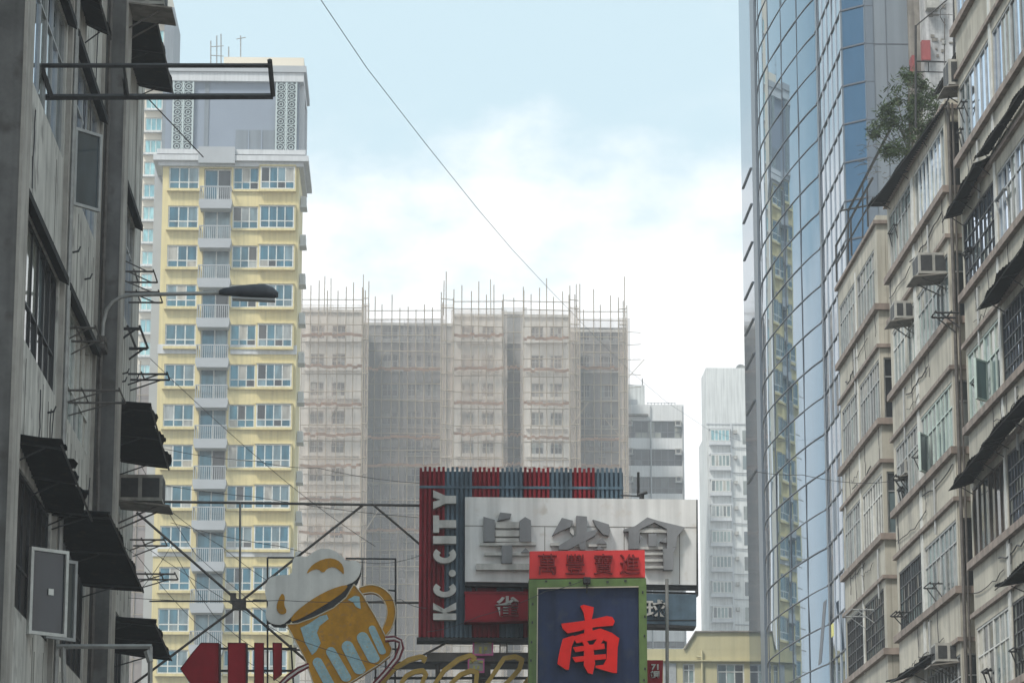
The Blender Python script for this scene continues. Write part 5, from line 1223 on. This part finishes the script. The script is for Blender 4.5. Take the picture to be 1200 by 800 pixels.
# --- steel gantry that carries the signs
gy = thing('sign_gantry', 'rusty steel gantry with crossed stays spanning from the left wall to the signs', 'gantry', P(280, 707, YK)); YG2 = YK+.25
def gm_(p, q, r, name, m='rust_steel', n=4, y=YG2, y2=None): return seg(gy, [P(*p, y), P(*q, y if y2 is None else y2)], r*.68, name, m, n)
gm_((150, 587), (495, 592), .036, 'rail'); gm_((175, 704), (310, 704), .022, 'rail'); gm_((296, 703), (495, 706), .03, 'rail')
gm_((160, 600), (278, 703), .034, 'stay'); gm_((276, 712), (150, 806), .034, 'stay'); gm_((285, 702), (426, 591), .034, 'stay'); gm_((287, 712), (372, 785), .034, 'stay'); gm_((436, 590), (495, 640), .03, 'stay')
gm_((281.5, 588), (281, 757), .03, 'post', 'galv'); gm_((425, 655), (425, 700), .02, 'post', 'galv')
c = P(280, 707, YG2-.08); b = MB(); b.box(c.x-.12, c.y, c.z-.09, c.x+.12, c.y+.2, c.z+.09); b.build('node_box', M['rust_steel'], gy)
c = P(273, 700, YG2-.1); b = MB(); b.box(c.x-.05, c.y, c.z-.09, c.x+.05, c.y+.12, c.z+.09); b.build('gusset', M['rust_steel'], gy)
for p, q in (((313.5, 653), (313.5, 840)), ((313.5, 653), (345, 653)), ((405, 654), (464, 654.5)), ((463.5, 654), (463.5, 770)), ((455, 691), (464, 692)), ((313, 730), (340, 730)), ((341, 755), (345, 820)), ((322, 760), (352, 761)), ((440, 735), (440, 840)), ((452, 745), (452, 830)), ((430, 760), (470, 760)), ((463, 770), (463, 830))): gm_(p, q, .024, 'frame_bar', 'dark_steel')
gm_((487, 772), (530, 749), .03, 'stay'); gm_((586, 748), (586, 765), .018, 'strut'); gm_((594, 748), (594, 765), .018, 'strut'); gm_((586, 756), (594, 756), .015, 'strut')
gm_((781.5, 678), (782, 840), .045, 'post', 'galv', 8, YK-.9)
gm_((748, 553), (748, 582), .035, 'post', 'dark_steel', 4, YK-.1); gm_((727, 580), (748, 581), .02, 'strut', 'dark_steel', 4, YK-.1)
c = P(752, 583, YK-.2); b = MB(); b.tube(c-V((0, 0, .06)), c+V((0, 0, .05)), .05, 6); b.tube(c+V((-.06, 0, .05)), c+V((.1, 0, .1)), .03, 6); b.build('floodlight', M['dark_steel'], gy)
for px in (558, 611, 756): gm_((px, 681), (px, 692), .03, 'strut', 'dark_steel', 4, YK-.2)
gm_((740, 693), (818, 695), .025, 'rail', 'dark_steel', 4, YK-.1)

# ================================================================ CABLES
def cable(label, pts, r, group='thin cables over the street', sag=0.0):
    b = MB(); q = []
    for i in range(len(pts)-1):
        for k in range(6):
            p = pts[i].lerp(pts[i+1], k/6); p = p-Z_*(sag*4*(k/6)*(1-k/6)); q.append(p)
    q.append(pts[-1]); b.path(q, r, 5); o = b.build('cable', M['cable_grey' if 'long' in label else 'cable'], org=pts[0]); return tag(o, label, 'cable', group)
ps = [(330, -70), (376, 0), (430, 80), (500, 170), (560, 245), (600, 292), (640, 335), (700, 397), (740, 436), (780, 470), (830, 503), (884, 522)]
cable('long black cable sweeping from the top edge across the sky to the glass tower', [P(px, py, 34+110*max(0, (i)/(len(ps)-1))**1.6) for i, (px, py) in enumerate(ps)], .0055)
thin = [
 ('wire running from the tenement rack down across the yellow tower to the gantry node', [(176, 420), (330, 560), (440, 640)]),
 ('wire slanting from the ragged awning across the yellow tower balconies', [(190, 525), (300, 540), (372, 548), (492, 566)]),
 ('wire dropping from the left wall to the arrow sign', [(165, 545), (230, 650), (345, 742)]),
 ('wire fanning from the air conditioner to the foam head', [(190, 590), (260, 640), (330, 690)]),
 ('wire just above the gantry rail toward the ribbed sign', [(150, 560), (300, 582), (490, 606)]),
 ('pale wire strung across the beer mug', [(170, 640), (330, 742), (470, 785)]),
 ('wire across the mug at the middle of the sign frame', [(150, 700), (330, 703), (470, 702), (500, 712)]),
 ('wire from the red banner clamp down left to the ribbed sign', [(690, 676), (640, 692), (560, 722), (500, 740)]),
 ('wire crossing in front of the farthest right tenement to the glass tower', [(884, 552), (940, 556), (1010, 566), (1060, 560)]),
 ('wire hanging across the netted building near the lower left', [(165, 690), (200, 640), (250, 720), (300, 760)]),
 ('wire from the second awning to the rusty racks', [(110, 610), (160, 650), (230, 730), (330, 800)]),
 ('wire bundle sagging under the gantry rail beside the scaffold', [(200, 612), (330, 640), (440, 660), (494, 650)])]
for i, (lab, pts) in enumerate(thin):
    yy = 78 if '884' in str(pts) else (YN-.1 if 'banner' in lab else (YB_-.42 if 'mug' in lab else YK-.1-.05*i)); cable(lab, [P(px, py, yy) for px, py in pts], .0055 if 'right' not in lab else .009, sag=.04)

# ================================================================ HAZE
b = MB(); b.box(-705, -65, -1.6, 705, 705, 86)
hz = b.build('haze', []); tag(hz, kind='stuff')
m = bpy.data.materials.new('haze'); m.use_nodes = True; nt = m.node_tree; nt.nodes.remove(nt.nodes['Principled BSDF'])
pv = nt.nodes.new('ShaderNodeVolumePrincipled'); pv.inputs['Density'].default_value = .00072; pv.inputs['Color'].default_value = (.93, .96, 1, 1); pv.inputs['Anisotropy'].default_value = .2
nt.links.new(pv.outputs[0], nt.nodes['Material Output'].inputs['Volume']); hz.data.materials.append(m)

# ================================================================ LIGHT
SUN_EL, SUN_AZ = math.radians(52), math.radians(222)
w = bpy.data.worlds.new('World'); SC.world = w; w.use_nodes = True; nt = w.node_tree; N = nt.nodes; L = nt.links
bg = N['Background']; bg.inputs['Strength'].default_value = .10
sky = N.new('ShaderNodeTexSky'); sky.sky_type = 'NISHITA'; sky.sun_disc = False; sky.sun_elevation = SUN_EL; sky.sun_rotation = SUN_AZ
sky.air_density = 1.0; sky.dust_density = 2.0; sky.ozone_density = 1.0
tc = N.new('ShaderNodeTexCoord'); sp = N.new('ShaderNodeSeparateXYZ'); L.new(tc.outputs['Generated'], sp.inputs[0])
def cn(scale, det, rough, off):
    mp = N.new('ShaderNodeMapping'); mp.inputs['Location'].default_value = off; mp.inputs['Scale'].default_value = (1, 1, 1.6); L.new(tc.outputs['Generated'], mp.inputs['Vector'])
    n = N.new('ShaderNodeTexNoise'); n.inputs['Scale'].default_value = scale; n.inputs['Detail'].default_value = det; n.inputs['Roughness'].default_value = rough; L.new(mp.outputs[0], n.inputs['Vector']); return n.outputs['Fac']
def mth(op, a, b_):
    k = N.new('ShaderNodeMath'); k.operation = op
    for i, q in enumerate((a, b_)):
        if isinstance(q, (int, float)): k.inputs[i].default_value = q
        else: L.new(q, k.inputs[i])
    return k.outputs[0]
# cumulus bank low in the sky: elevation against a ragged noise edge
edge = mth('ADD', mth('MULTIPLY', cn(9, 2, .5, (3.1, .2, 1.0)), .13), mth('MULTIPLY', cn(34, 7, .55, (1.3, 4.2, .7)), .075))
d_ = mth('SUBTRACT', edge, mth('SUBTRACT', sp.outputs['Z'], .176))
mr = N.new('ShaderNodeMapRange'); mr.interpolation_type = 'SMOOTHSTEP'; mr.inputs['From Min'].default_value = -.014; mr.inputs['From Max'].default_value = .038; L.new(d_, mr.inputs['Value'])
hi = N.new('ShaderNodeMapRange'); hi.interpolation_type = 'SMOOTHSTEP'; hi.inputs['From Min'].default_value = .50; hi.inputs['From Max'].default_value = .72; hi.inputs['To Max'].default_value = .75; L.new(cn(3.0, 7, .6, (7.3, 2.2, 5.1)), hi.inputs['Value'])
mask = mth('MAXIMUM', mr.outputs['Result'], hi.outputs['Result'])
cm = N.new('ShaderNodeMix'); cm.data_type = 'RGBA'; L.new(mask, cm.inputs[0])
vs = N.new('ShaderNodeMix'); vs.data_type = 'RGBA'; vs.inputs[0].default_value = .8; L.new(sky.outputs[0], vs.inputs[6]); vs.inputs[7].default_value = (4.2, 5.4, 5.75, 1)
L.new(vs.outputs[2], cm.inputs[6]); cm.inputs[7].default_value = (6.9, 7.0, 7.05, 1)
L.new(cm.outputs[2], bg.inputs['Color'])
sl = bpy.data.lights.new('sun', 'SUN'); sl.energy = 2.1; sl.angle = math.radians(12); sl.color = (1, .96, .89)
so = bpy.data.objects.new('sun', sl); COL.objects.link(so)
sd_ = V((math.sin(SUN_AZ)*math.cos(SUN_EL), math.cos(SUN_AZ)*math.cos(SUN_EL), math.sin(SUN_EL)))
so.rotation_euler = (-sd_).to_track_quat('-Z', 'Y').to_euler(); so.location = sd_*100

# ================================================================ CAMERA
cam = bpy.data.cameras.new('camera'); cam.sensor_width = 36; cam.lens = FPX/1200*36; cam.clip_start = .5; cam.clip_end = 3000
co = bpy.data.objects.new('camera', cam); COL.objects.link(co); co.location = CAM
co.rotation_euler = (math.pi/2+PIT, 0, -YAW); SC.camera = co
SC.view_settings.view_transform = 'Standard'; SC.view_settings.look = 'None'; SC.view_settings.exposure = 0.84; SC.view_settings.gamma = 1
SC.render.engine = 'CYCLES'; SC.cycles.use_denoising = True; SC.cycles.max_bounces = 6; SC.cycles.volume_bounces = 1; SC.cycles.transparent_max_bounces = 12
